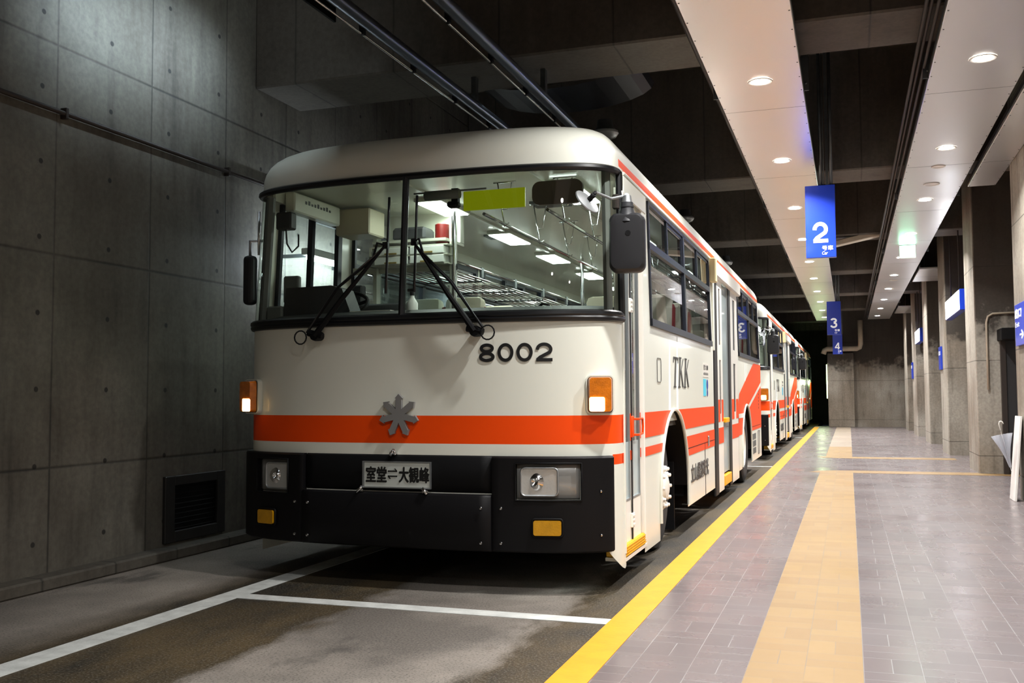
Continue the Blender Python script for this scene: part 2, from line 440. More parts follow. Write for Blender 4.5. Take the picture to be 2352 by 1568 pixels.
# ================================================================ SETTING
PZ = .06                         # platform surface
KX = -1.12                       # platform edge
WX = -4.69                       # left wall
CZ = 5.15                        # slab
YN, YF = -7.0, 46.0
b = nb(); box(b, WX-.3, KX, YN, YF, -.2, 0); struct(meshobj('floor', b, ROAD))
b = nb(); box(b, KX, 3.2, YN, 35.6, -.2, PZ); struct(meshobj('floor', b, TILE_D))
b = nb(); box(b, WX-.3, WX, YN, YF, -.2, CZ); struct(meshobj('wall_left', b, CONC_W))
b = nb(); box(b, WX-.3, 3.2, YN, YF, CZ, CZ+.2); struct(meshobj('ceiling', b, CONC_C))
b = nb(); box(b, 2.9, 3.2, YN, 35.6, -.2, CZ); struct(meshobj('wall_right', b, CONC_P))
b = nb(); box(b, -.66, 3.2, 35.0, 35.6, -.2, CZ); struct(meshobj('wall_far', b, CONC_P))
b = nb(); box(b, WX-.3, -.66, YF-.2, YF, -.2, CZ); struct(meshobj('wall_far', b, CONC_C))
b = nb(); box(b, WX-.3, 3.2, YN-.2, YN, -.2, CZ); struct(meshobj('wall_near', b, CONC_C))
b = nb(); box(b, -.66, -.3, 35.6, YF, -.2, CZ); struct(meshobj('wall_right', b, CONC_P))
# projecting pier on the far wall
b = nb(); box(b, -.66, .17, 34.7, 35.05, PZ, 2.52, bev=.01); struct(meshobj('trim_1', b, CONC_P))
# kerb along the left wall
b = nb(); box(b, WX-.02, -4.55, YN, YF, 0, .08, bev=.012); struct(meshobj('trim_2', b, CONC_K))
# floor markings
def slab(name, x0, x1, y0, y1, z, m, t=.003):
    b = nb(); box(b, x0, x1, y0, y1, z-.01, z+t); return struct(meshobj(name, b, m))
slab('trim_3', KX, KX+.155, YN, 34.6, PZ, YLINE)
slab('trim_4', -3.50, -3.35, YN, 44, 0, WLINE)
for i, yy in enumerate((4.90, 16.25, 27.4)):
    slab('trim_%d' % (5+i), -3.35, KX-.005, yy, yy+.12, 0, WLINE)
slab('trim_8', -.41, .03, YN, 14.5, PZ, TILE_T)
slab('trim_9', -.41, .03, 18.2, 21.6, PZ, TILE_T)
slab('trim_10', -.41, .03, 21.6, 34.6, PZ, TILE_P)
def thin_line(name, y, sgn):
    b = nb(); pts = []
    if sgn > 0: up = [(-.52, y-.12), (-.41, y), (-.41, y-.02)] and [(-.55, y+.05), (-.45, y+.30), (-.2, y+.42), (.03, y+.45), (1.655, y+.45)]; lo = [(1.655, y), (.03, y), (-.41, y)]
    else: up = [(-.41, y+.45), (.03, y+.45), (1.655, y+.45)]; lo = [(1.655, y), (.03, y), (-.2, y+.03), (-.45, y+.15), (-.55, y+.40)]
    prism(b, up+lo, lambda u, v, w_: Vector((u, v, PZ-.01+w_)), .0125)
    return struct(meshobj(name, b, TILE_T))
thin_line('trim_11', 14.5, 1); thin_line('trim_12', 17.75, -1)
slab('trim_13', 1.655, 2.9, 14.5, 14.84, PZ, TILE_T)
# ceiling beams
for k in range(-1, 8):
    y = 7.05 + 4.93*k
    b = nb(); box(b, WX, 2.95, y, y+.72, 3.75, CZ+.05, bev=.015); struct(meshobj('trim_%d' % (15+k), b, CONC_C))
# right-hand pillars
PIL = [(6.2, 7.3), (10.4, 11.45), (14.85, 16.0), (19.1, 20.4), (23.35, 24.75), (27.5, 29.1), (31.6, 33.2)]
for i, (a, c) in enumerate(PIL):
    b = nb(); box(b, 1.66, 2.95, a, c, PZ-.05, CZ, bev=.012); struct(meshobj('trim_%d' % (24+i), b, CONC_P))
# dark doorway in the face of the pillar behind the exit pillar
d = simple_box('door_1', 2.0, 2.75, 14.78, 14.86, PZ, 1.86, INTD); struct(d)
simple_box('header', 1.93, 2.8, 14.45, 14.86, 1.86, 2.02, BLACKM, d, .01)
simple_box('door_frame', 1.96, 2.02, 14.76, 14.86, PZ, 1.86, DPIPE, d)

# ================================================================ VENT, CONDUIT (left wall)
v = empty('wall_vent', (WX, 6.3, .1)); tag(v, 'dark framed recessed ventilation opening low in the left concrete wall', 'vent')
FR = mat('vent_frame', rgb(36,34,32), .6, vary=(7, .3))
b = nb()
for (y0, y1, z0, z1) in ((-.36, -.25, 0, .48), (.26, .36, 0, .48), (-.25, .26, .41, .48), (-.25, .26, 0, .08)):
    box(b, -.01, .025, y0, y1, z0, z1, bev=.004)
meshobj('frame', b, FR, v)
b = nb()
for k in range(9): box(b, 0, .008, -.25, .26, .085+.036*k, .09+.036*k+.006, rot=Matrix.Rotation(R(25), 3, 'Y'))
box(b, -.002, .003, -.26, .27, .07, .42)
meshobj('louvre', b, BLACKM, v)
b = nb(); pts = [(WX+.03, YN, 2.95), (WX+.03, YF-1, 2.95)]; tube(b, pts, .016, 8)
cd = meshobj('wall_conduit', b, DPIPE); tag(cd, 'long dark conduit pipe running high along the left concrete wall', 'pipe')
for yy in [4.91+1.73*k for k in range(-5, 20)]:
    simple_box('pipe_clip', WX, WX+.05, yy-.012, yy+.012, 2.915, 2.985, DPIPE, cd, .003)

# ================================================================ OVERHEAD TROLLEY RAILS
def rail(x, label):
    r = empty('trolley_rail', (x, 0, 3.52)); tag(r, label, 'trolley rail', 'overhead trolley rails above the bus lane')
    b = nb(); prof = [(-.045, .0), (-.03, -.035), (.03, -.035), (.045, .0), (.03, .04), (-.03, .04)]
    pr = [(math.cos(2*PI*k/14)*.045, math.sin(2*PI*k/14)*.042) for k in range(14)]
    prism(b, pr, lambda u, v_, w_: Vector((u, YN+w_, v_)), YF-YN-1)
    meshobj('channel', b, RAILM, r, True)
    b = nb(); tube(b, [(-.055, YN, -.055), (-.055, YF-1, -.055)], .008, 6); meshobj('contact_wire', b, CHROME, r)
    for k in range(40):
        y = 3.2 + .78*k
        simple_box('clip', -.068, -.035, y-.02, y+.02, -.062, .01, BLACKM, r, .004)
    for k in range(-1, 8):
        y = 7.05+4.93*k+.36
        simple_box('hanger', -.02, .02, y-.03, y+.03, .03, .24, STEEL, r)
    return r
rail(-2.84, 'left of the two grey trolley rails overhead, nearer the concrete wall')
rail(-2.25, 'right of the two grey trolley rails overhead, nearer the platform')

# ceiling lamp hood over the lane
hd = empty('ceiling_lamp_hood', (-2.35, 8.2, 3.75)); tag(hd, 'dark curved hood with a lit fluorescent lamp, hung above the trolley rails', 'lamp')
b = nb(); n = 12
for i in range(n):
    a0, a1 = PI*i/n, PI*(i+1)/n
    q = [(-.75*math.cos(a), .22-.20*math.sin(a)) for a in (a0, a1)]
    vs = [b.verts.new((q[0][0], -.25, q[0][1])), b.verts.new((q[1][0], -.25, q[1][1])), b.verts.new((q[1][0], .5, q[1][1])), b.verts.new((q[0][0], .5, q[0][1]))]
    b.faces.new(vs)
bmesh.ops.solidify(b, geom=b.faces[:], thickness=.02)
meshobj('hood', b, mat('hood_metal', rgb(60,60,64), .35, .6), hd, True)
b = nb(); tube(b, [(-.25, -.29, .12), (-.02, -.29, .10)], .012, 8); meshobj('lamp_tube', b, TUBEM, hd)
b = nb()
for x in (-.7, .7): tube(b, [(x, .1, .2), (x, .1, 1.4)], .012, 6)
meshobj('hanger_rod', b, DPIPE, hd)
# unlit round lamps with clear ribbed covers
def round_lamp(x, y, label):
    r = empty('round_ceiling_lamp', (x, y, 3.62)); tag(r, label, 'lamp', 'round unlit lamps under the beams')
    b = nb(); lathe(b, [(-.05, .001), (-.05, .05), (-.035, .10), (0, .13), (.02, .13)], (0,0,0), 'z', 24)
    meshobj('lens', b, CLEAR, r, True)
    b = nb(); lathe(b, [(.02, .001), (.02, .12), (.06, .08), (.13, .07), (.13, .001)], (0,0,0), 'z', 24)
    meshobj('housing', b, STEEL, r, True)
for i, (y, lb) in enumerate(((8.9, 'round unlit ceiling lamp just above the roof of the nearest bus'), (13.8, 'second round unlit ceiling lamp over the bus lane, beyond the first beam'), (18.7, 'third round unlit ceiling lamp over the bus lane, far down the tunnel'))):
    round_lamp(-2.13, y if i else 9.0, lb)

# dark pipe alongside the left canopy
b = nb(); tube(b, [(-1.0, YN, 3.68), (-1.0, 34, 3.68)], .026, 10)
pp = meshobj('ceiling_pipe', b, DPIPE); tag(pp, 'long dark brown pipe running beside the left lit canopy', 'pipe')
for k in range(-1, 7):
    y = 8.15+4.93*k
    simple_box('bracket', -1.0, -.86, y-.02, y+.02, 3.66, 3.70, STEEL, pp)

# ================================================================ CANOPIES
LY = [7.66 + 2.72*k for k in range(-5, 10)]
def canopy(name, x0, x1, y0, y1, label, plates=True, pipes=False):
    r = empty(name, ((x0+x1)/2, y0, 3.55)); tag(r, label, 'ceiling canopy')
    hw = (x1-x0)/2
    b = nb(); box(b, -hw, hw, 0, y1-y0, 0, .035, bev=.004); meshobj('panel', b, PANEL, r)
    b = nb()
    for s in (-1, 1): box(b, s*hw-.02 if s > 0 else -hw, s*hw if s > 0 else -hw+.02, 0, y1-y0, .035, .075)
    meshobj('edge_channel', b, STEEL, r)
    b = nb()
    y = 1.35
    while y < y1-y0:
        box(b, -hw+.002, hw-.002, y-.0015, y+.0015, -.0008, .01); y += 2.72
    meshobj('panel_joint', b, DPIPE, r)
    b = nb()
    y = .2
    while y < min(y1-y0, 22):
        for s in (-1, 1): lathe(b, [(-.003, .001), (-.003, .005), (0, .006)], (s*(hw-.015), y, 0), 'z', 6)
        y += .34
    meshobj('rivets', b, STEEL, r)['kind'] = 'stuff'
    if plates:
        for k in range(-2, 7):
            y = 8.05+4.93*k
            if not (y0 < y < y1): continue
            for s in (-1, 1):
                b = nb(); xx = s*(hw+.012)
                box(b, xx-.03, xx+.03, y-y0-.03, y-y0-.022, .0, .55, bev=.003)
                for zz in (.06, .32): lathe(b, [(-.012, .001), (-.012, .009), (0, .011)], (xx+.005, y-y0-.03, zz), 'y', 6)
                tube(b, [(xx+.0, y-y0, .5), (xx, y-y0, 1.55)], .008, 6)
                meshobj('hanger_plate', b, STEEL, r)
    else:
        b = nb(); L_ = y1-y0; q = L_*.15
        while q < L_:
            for s in (-1, 1): tube(b, [(s*hw*.7, q, .03), (s*hw*.7, q, CZ-3.55)], .008, 6)
            q += max(1.0, L_*.35)
        meshobj('hanger_rod', b, STEEL, r)
    if pipes:
        b = nb()
        for i, (dx, dz) in enumerate(((-.03, .09), (-.07, .11), (-.105, .09))):
            tube(b, [(-hw+dx, 0, dz), (-hw+dx, y1-y0, dz)], .013, 8)
        meshobj('cable_pipes', b, DPIPE, r)
    return r
canopy('platform_canopy', -.95, -.285, YN+.5, 33.6, 'long brushed metal canopy with downlights beside the buses, left of the two', True)
canopy('platform_canopy', .63, 1.285, YN+.5, 33.6, 'long brushed metal canopy with downlights over the walkway, right of the two', True, True)
canopy('side_canopy', 1.36, 1.655, YN+.5, 12.45, 'short metal canopy panel at the right edge by the near pillars', False)
canopy('side_canopy', 1.34, 2.1, 20.45, 22.7, 'small lit metal canopy panel between the middle pillars', False)
canopy('side_canopy', 1.34, 2.3, 29.15, 31.5, 'farthest small metal canopy panel near the far wall', False)

def downlight(x, y, label, on=True, rad=.082):
    r = empty('downlight', (x, y, 3.548)); tag(r, label, 'downlight', 'round downlights set in the canopies')
    b = nb(); lathe(b, [(0, rad+.012), (-.006, rad+.006), (-.004, rad-.008), (-.001, rad-.012)], (0,0,0), 'z', 28)
    meshobj('trim_ring', b, DTRIM, r, True)
    b = nb(); lathe(b, [(-.0015, .0005), (-.0015, rad-.012)], (0,0,0), 'z', 24); meshobj('lamp_face', b, DLIGHT if on else DTRIM, r)
    if on:
        ld = bpy.data.lights.new('downlight_lamp', 'AREA'); ld.shape = 'DISK'; ld.size = .13; ld.energy = DOWN_P
        ld.color = (1, .985, .965); ld.spread = R(132)
        lo = bpy.data.objects.new('downlight_lamp', ld); C.objects.link(lo); lo.location = (0, 0, -.012); lo.parent = r
def ordn(i): return ['nearest', 'second', 'third', 'fourth', 'fifth', 'sixth', 'seventh', 'eighth', 'ninth', 'tenth', 'eleventh'][i]
for k, y in enumerate(LY):
    vis = y > 6.5
    i = k-5
    dx = -.0035*max(0, y-8)
    downlight(-.59+dx, y, ('%s lit round downlight from the front in the left canopy' % ordn(i)) if vis else 'lit round downlight in the left canopy behind the viewpoint')
    downlight(.965+dx, y, ('%s lit round downlight from the front in the right canopy' % ordn(i)) if vis else 'lit round downlight in the right canopy behind the viewpoint')
for y, lb in ((11.21, 'round speaker grille between the second and third right canopy downlights'), (12.13, 'unlit round cover just before the third right canopy downlight'), (22.2, 'pale round cover just beyond the sixth right canopy downlight'), (24.05, 'pale round cover just beyond the seventh right canopy downlight')):
    downlight(.95, y, lb, False, .06 if y < 12 else .078)

# ================================================================ SIGNS
def number_sign(num, xc, y, zt, zb, label):
    W = .305; r = empty('platform_number_sign', (xc, y, zb)); tag(r, label, 'sign', 'blue hanging car number signs'); h = zt-zb
    b = nb(); box(b, -W/2, W/2, 0, .07, 0, h, bev=.004); meshobj('sign_box', b, BLUE, r)
    b = nb(); digit(b, num, .155, .222, .04, lambda u, v_, w_: Vector((-.082+u, -.001-w_, .158+v_))); meshobj('number', b, SIGNW, r)
    text('lettering', '号車', SIGNW, (.01, -.001, .075), (1,0,0), (0,0,1), .112, .05, r, .002, fat=.0014)
    text('lettering', 'Car', SIGNW, (.01, -.001, .03), (1,0,0), (0,0,1), .058, .034, r, .002, shear=.2, fat=.0008)
    b = nb()
    q = max(-.10, -.235-xc); T_ = CZ-zb
    for x in (q, .115): tube(b, [(x, .035, h), (x, .035, T_)], .018, 10)
    box(b, q+.05, q+.08, .02, .05, h, T_); tube(b, [(q+.03, .035, h), (q+.03, .035, T_)], .006, 8)
    meshobj('hanging_pipe', b, STEEL, r)
number_sign('2', -.245, 10.9, 3.375, 2.60, 'blue hanging sign with white number 2, nearest of the three')
number_sign('3', -.285, 23.5, 3.26, 2.50, 'blue hanging sign with white number 3, middle one')
number_sign('4', -.32, 34.0, 3.12, 2.46, 'blue hanging sign with white number 4, by the far wall')
# green exit light
r = empty('exit_light', (.945, 17.0, 3.335)); tag(r, 'glowing green and white exit light hung under the right canopy', 'exit sign')
b = nb(); box(b, -.125, .125, 0, .06, 0, .212, bev=.006); meshobj('housing', b, DTRIM, r)
b = nb(); box(b, -.118, .118, -.004, 0, .008, .204); meshobj('lit_face', b, EXITG, r)
# light boxes
def lightbox(y0, y1, z0, z1, label):
    r = empty('lit_sign_box', (1.70, (y0+y1)/2, z0)); tag(r, label, 'illuminated sign'); h = (y1-y0)/2
    b = nb(); box(b, -.05, .06, -h, h, 0, z1-z0, bev=.01); meshobj('sign_box', b, BLUE, r)
    b = nb(); box(b, -.056, -.05, -h+.02, h-.02, .015, z1-z0-.015); meshobj('lit_face', b, LBOX, r)
    b = nb()
    for s in (-1, 1): tube(b, [(0, s*h*.6, z1-z0), (0, s*h*.6, CZ-z0)], .012, 6)
    meshobj('hanger_rod', b, DPIPE, r)
lightbox(16.6, 18.9, 2.44, 2.77, 'bright white lit sign box hung between the nearer pillars')
lightbox(25.7, 27.4, 2.42, 2.75, 'smaller looking white lit sign box hung between the far pillars')
def pillar_sign(y0, y1, z0, z1, label, txt):
    r = empty('pillar_sign', (1.66, (y0+y1)/2, z0)); tag(r, label, 'sign'); h = (y1-y0)/2
    b = nb(); box(b, -.03, 0, -h, h, 0, z1-z0, bev=.003); meshobj('sign_plate', b, BLUE, r)
    W = y1-y0; H = z1-z0
    if txt:
        text('lettering', '出口', SIGNW, (-.031, h-.06*W, H*.66), (0,-1,0), (0,0,1), W*.62, H*.22, r, .002, fat=.004)
        text('lettering', 'Exit', SIGNW, (-.031, h-.06*W, H*.45), (0,-1,0), (0,0,1), W*.4, H*.12, r, .002)
        text('arrow', '→', SIGNW, (-.031, h-.48*W, H*.14), (0,-1,0), (0,0,1), W*.36, H*.22, r, .002, bold=.03)
    else:
        text('lettering', '出口', SIGNW, (-.031, h-.15*W, H*.62), (0,-1,0), (0,0,1), W*.7, H*.2, r, .002)
pillar_sign(10.62, 11.22, 1.63, 2.05, 'blue exit sign with arrow on the nearest pillar at the right edge', True)
pillar_sign(19.9, 20.35, 1.6, 2.03, 'narrow blue sign on the lit face of the middle pillar', False)
pillar_sign(28.6, 29.05, 1.56, 2.0, 'tiny blue sign on a far pillar near the end wall', False)

# board and umbrella by the near pillar
bd = simple_box('white_board', -.012, .012, -.16, .16, 0, .86, mat('board_white', rgb(226,224,220), .5), None, .004)
bd.location = (1.565, 11.25, PZ); bd.rotation_euler = (0, R(5), 0)
tag(bd, 'tall narrow white board leaning on the nearest pillar', 'board')
um = empty('umbrella', (1.50, 11.18, .39)); tag(um, 'half closed clear umbrella hung beside the white board on the pillar', 'umbrella')
b = nb(); n = 16; prof = [(0, .012), (.12, .03), (.25, .065), (.36, .105), (.42, .13)]
rings = []
for (h, rr) in prof:
    rings.append([b.verts.new(((rr*(1+.28*math.cos(8*2*PI*k/(n*2)*2)))*math.cos(2*PI*k/(n*2)), (rr*(1+.28*math.cos(8*2*PI*k/(n*2)*2)))*math.sin(2*PI*k/(n*2)), h)) for k in range(n*2)])
for A, B in zip(rings, rings[1:]):
    for k in range(n*2): b.faces.new((A[k], A[(k+1) % (n*2)], B[(k+1) % (n*2)], B[k]))
o = meshobj('canopy', b, mat('umbrella_plastic', rgb(205,208,216), .25, alpha=.55), um, True)
b = nb(); tube(b, [(0,0,-.06), (0,0,.50)], .005, 6); meshobj('shaft', b, CHROME, um)
b = nb(); tube(b, [(0,0,.48), (0,0,.56), (.015,0,.585), (.04,0,.59), (.06,0,.575), (.065,0,.55)], .008, 8); meshobj('handle', b, DTRIM, um)
um.rotation_euler = (0, R(-12), 0); um.scale = (.62, .62, .8); um.location = (1.535, 11.16, .40)
# conduits on pillar B, pipe at the far pier, diagonal duct, ceiling rods
b = nb(); tube(b, [(1.80, 14.82, 1.2), (1.80, 14.82, 2.12), (1.82, 14.82, 2.2), (1.88, 14.82, 2.24), (2.3, 14.82, 2.25)], .014, 8)
tag(meshobj('wall_conduit', b, PIPEC), 'thin pale conduit bending to the right on the stained pillar face', 'pipe')
b = nb(); tube(b, [(-.78, 34.6, 2.5), (-.74, 34.6, 2.62), (-.66, 34.6, 2.66), (.28, 34.6, 2.66), (.37, 34.6, 2.70), (.40, 34.6, 2.8), (.40, 34.6, 3.6)], .085, 14)
box(b, .34, .46, 34.6, 34.99, 3.05, 3.12); box(b, -.5, -.44, 34.6, 34.99, 2.62, 2.68)
tag(meshobj('large_pipe', b, PIPEC), 'thick cream pipe with a bend above the far concrete pier', 'pipe')
for (x0, x1, y, z, dz, lb) in ((-.2, .56, 17.0, 3.66, .15, 'pale tilted duct crossing behind the number 2 sign between the canopies'),):
    b = nb(); a = math.atan2(dz, x1-x0)
    box(b, x0, x1, y, y+.2, z, z+.09, bev=.01, rot=Matrix.Rotation(-a, 3, 'Y'))
    tag(meshobj('cross_duct', b, PIPEC), lb, 'duct')
b = nb(); tube(b, [(2.05, 21.0, 3.2), (2.35, 21.0, 2.95)], .03, 8)
# fluorescent battens fixed to the left wall
def batten(x, y, z, label, ln=1.25, axis='y', p=TUBE_P):
    r = empty('fluorescent_batten', (x, y, z)); tag(r, label, 'lamp', 'fluorescent battens along the bus lane')
    b = nb(); box(b, -.05, .05, -ln/2, ln/2, 0, .06, bev=.006); meshobj('housing', b, DTRIM, r)
    b = nb()
    if z < 3: 
        for q in (-ln*.35, ln*.35): box(b, -.34, -.04, q-.015, q+.015, .01, .04)
    else:
        for q in (-ln*.35, ln*.35): tube(b, [(0, q, .05), (0, q, CZ-z)], .008, 6)
    meshobj('bracket', b, STEEL, r)
    b = nb(); tube(b, [(0, -ln/2+.02, -.025), (0, ln/2-.02, -.025)], .016, 10); meshobj('lamp_tube', b, TUBEM, r)
    ld = bpy.data.lights.new('batten_lamp', 'AREA'); ld.shape = 'RECTANGLE'; ld.size = .04; ld.size_y = ln; ld.energy = p
    ld.color = (.78, .90, 1.0)
    lo = bpy.data.objects.new('batten_lamp', ld); C.objects.link(lo); lo.location = (0, 0, -.05); lo.parent = r
    if z < 3: lo.rotation_euler = (0, R(105), 0); lo.location = (-.06, 0, .0)
for i, y in enumerate((7.95, 12.0, 20.0)):
    batten(WX+.34, y, 2.36, ['lit fluorescent batten on the left wall, seen through the driver window', 'lit fluorescent batten on the left wall behind the middle of the nearest bus', 'lit fluorescent batten on the left wall behind the second bus'][i])
# added unseen hooded fluorescents above the frame, put in to wash the upper left wall
LW = 4.0
def added_wall_washer(y, label):
    r = empty('added_wall_light', (-3.6, y, 4.1)); tag(r, label, 'lamp', 'added hooded wall lights over the bus lane')
    b = nb(); box(b, .02, .04, -.8, .8, -.16, .10); box(b, -.10, .04, -.8, .8, .10, .12)
    meshobj('hood', b, BLACKM, r)
    b = nb(); tube(b, [(-.03, -.75, 0), (-.03, .75, 0)], .016, 10); meshobj('lamp_tube', b, TUBEM, r)
    b = nb()
    for q in (-.5, .5): tube(b, [(-.03, q, .12), (-.03, q, CZ-4.1)], .008, 6)
    meshobj('hanger_rod', b, STEEL, r)
    ld = bpy.data.lights.new('added_wall_lamp', 'AREA'); ld.shape = 'RECTANGLE'; ld.size = .06; ld.size_y = 1.5; ld.energy = LW; ld.color = (.66, .84, 1.0); ld.spread = R(62)
    lo = bpy.data.objects.new('added_wall_lamp', ld); C.objects.link(lo); lo.location = (-.06, 0, 0); lo.rotation_euler = (0, R(66), 0); lo.parent = r
added_wall_washer(5.6, 'added unseen hooded wall light above the left wall, just over the frame')
added_wall_washer(1.6, 'added unseen hooded wall light above the left wall behind the viewpoint')

# ================================================================ BUS
HW = 1.25; CY = .40; NE = 3.0; BL = 10.35
def defo(p):
    x, y, z = p
    if z > 1.6:
        t = (z-1.6)/.95
        y = y + .07*t*max(0, 1-y/1.6) - (.05*t if y > BL-1 else 0)
        x = x*(1-.018*t)
    return Vector((x, y, z))
def fpt(s, z, off=0.0):
    """front outline, s in -1..1 (left..right), off outwards"""
    a = s*PI/2; sg = 1 if s >= 0 else -1
    sx = abs(math.sin(a)); cx_ = abs(math.cos(a))
    x = HW*sg*sx**(2/NE); y = CY*(1-cx_**(2/NE))
    # normal of the superellipse
    gx = sg*(abs(x)/HW)**(NE-1)/HW; gy = -((CY-y)/CY)**(NE-1)/CY
    n = Vector((gx, gy, 0)); n = n.normalized() if n.length > 1e-9 else Vector((sg, 0, 0))
    p = defo((x, y, z)); return p + n*off
def s_of_x(x):
    return (1 if x >= 0 else -1)*math.asin(min(1, (abs(x)/HW)**(NE/2)))/(PI/2)
def yfront(x): return CY*(1-(1-min(1, abs(x)/HW)**NE)**(1/NE))
def onfront(x, z, off=0.0): return fpt(s_of_x(x), z, off)
def s_list(a, b_, n): return [a+(b_-a)*i/n for i in range(n+1)]

def front_grid(bm, s0, s1, ns, zs, off=0.0, mi=0, mif=None):
    rows = [[bm.verts.new(fpt(s, z, off)) for s in s_list(s0, s1, ns)] for z in zs]
    for j in range(len(zs)-1):
        for i in range(ns):
            f = bm.faces.new((rows[j][i], rows[j][i+1], rows[j+1][i+1], rows[j+1][i])); f.smooth = True
            f.material_index = mif((zs[j]+zs[j+1])/2, i) if mif else mi
    return rows
ARCH = [(2.22, .40, .64), (7.92, .40, .62)]
def arch(y):
    h = 0
    for (c, z, r) in ARCH:
        if abs(y-c) < r: h = max(h, z+math.sqrt(r*r-(y-c)**2))
        if abs(y-c) < r: pass
    return h
def side_cols(y0, y1):
    ys = set([y0, y1])
    k = y0
    while k < y1: ys.add(round(k, 4)); k += .12
    for (c, z, r) in ARCH:
        for i in range(25):
            a = PI*i/24; yy = c - r*math.cos(a)
            for e in ((-1e-4, 1e-4) if i in (0, 24) else (0,)):
                if y0 < yy+e < y1: ys.add(yy+e)
    return sorted(ys)
def side_strip(bm, side, y0, y1, lo, hi, x=None, mi=0, zsub=1, off=0.0):
    """vertical strip on a side; lo/hi may be numbers or functions of y; wheel arches cut out"""
    x = HW if x is None else x
    fl = lo if callable(lo) else (lambda y: lo); fh = hi if callable(hi) else (lambda y: hi)
    ys = side_cols(y0, y1); prev = None
    for y in ys:
        a = max(fl(y), arch(y)); c = fh(y)
        col = None
        if c > a + 1e-4:
            col = [bm.verts.new(defo((side*(x+off), y, a+(c-a)*k/zsub))) for k in range(zsub+1)]
        if prev and col:
            for k in range(zsub):
                q = (prev[k], col[k], col[k+1], prev[k+1]); q = q if side > 0 else tuple(reversed(q))
                f = bm.faces.new(q); f.material_index = mi; f.smooth = False
        prev = col

SK = .22
DOORF = (.43, 1.02); DOORM = (4.62, 6.93)
WINR = [(1.30, 2.86), (2.86, 4.46), (7.02, 8.50), (8.50, 9.98)]
WINL = [(.50, 1.40), (1.62, 3.0), (3.0, 4.4), (4.6, 6.0), (6.0, 7.4), (7.4, 8.7), (8.7, 10.0)]
WZ0, WZ1 = 1.63, 2.505

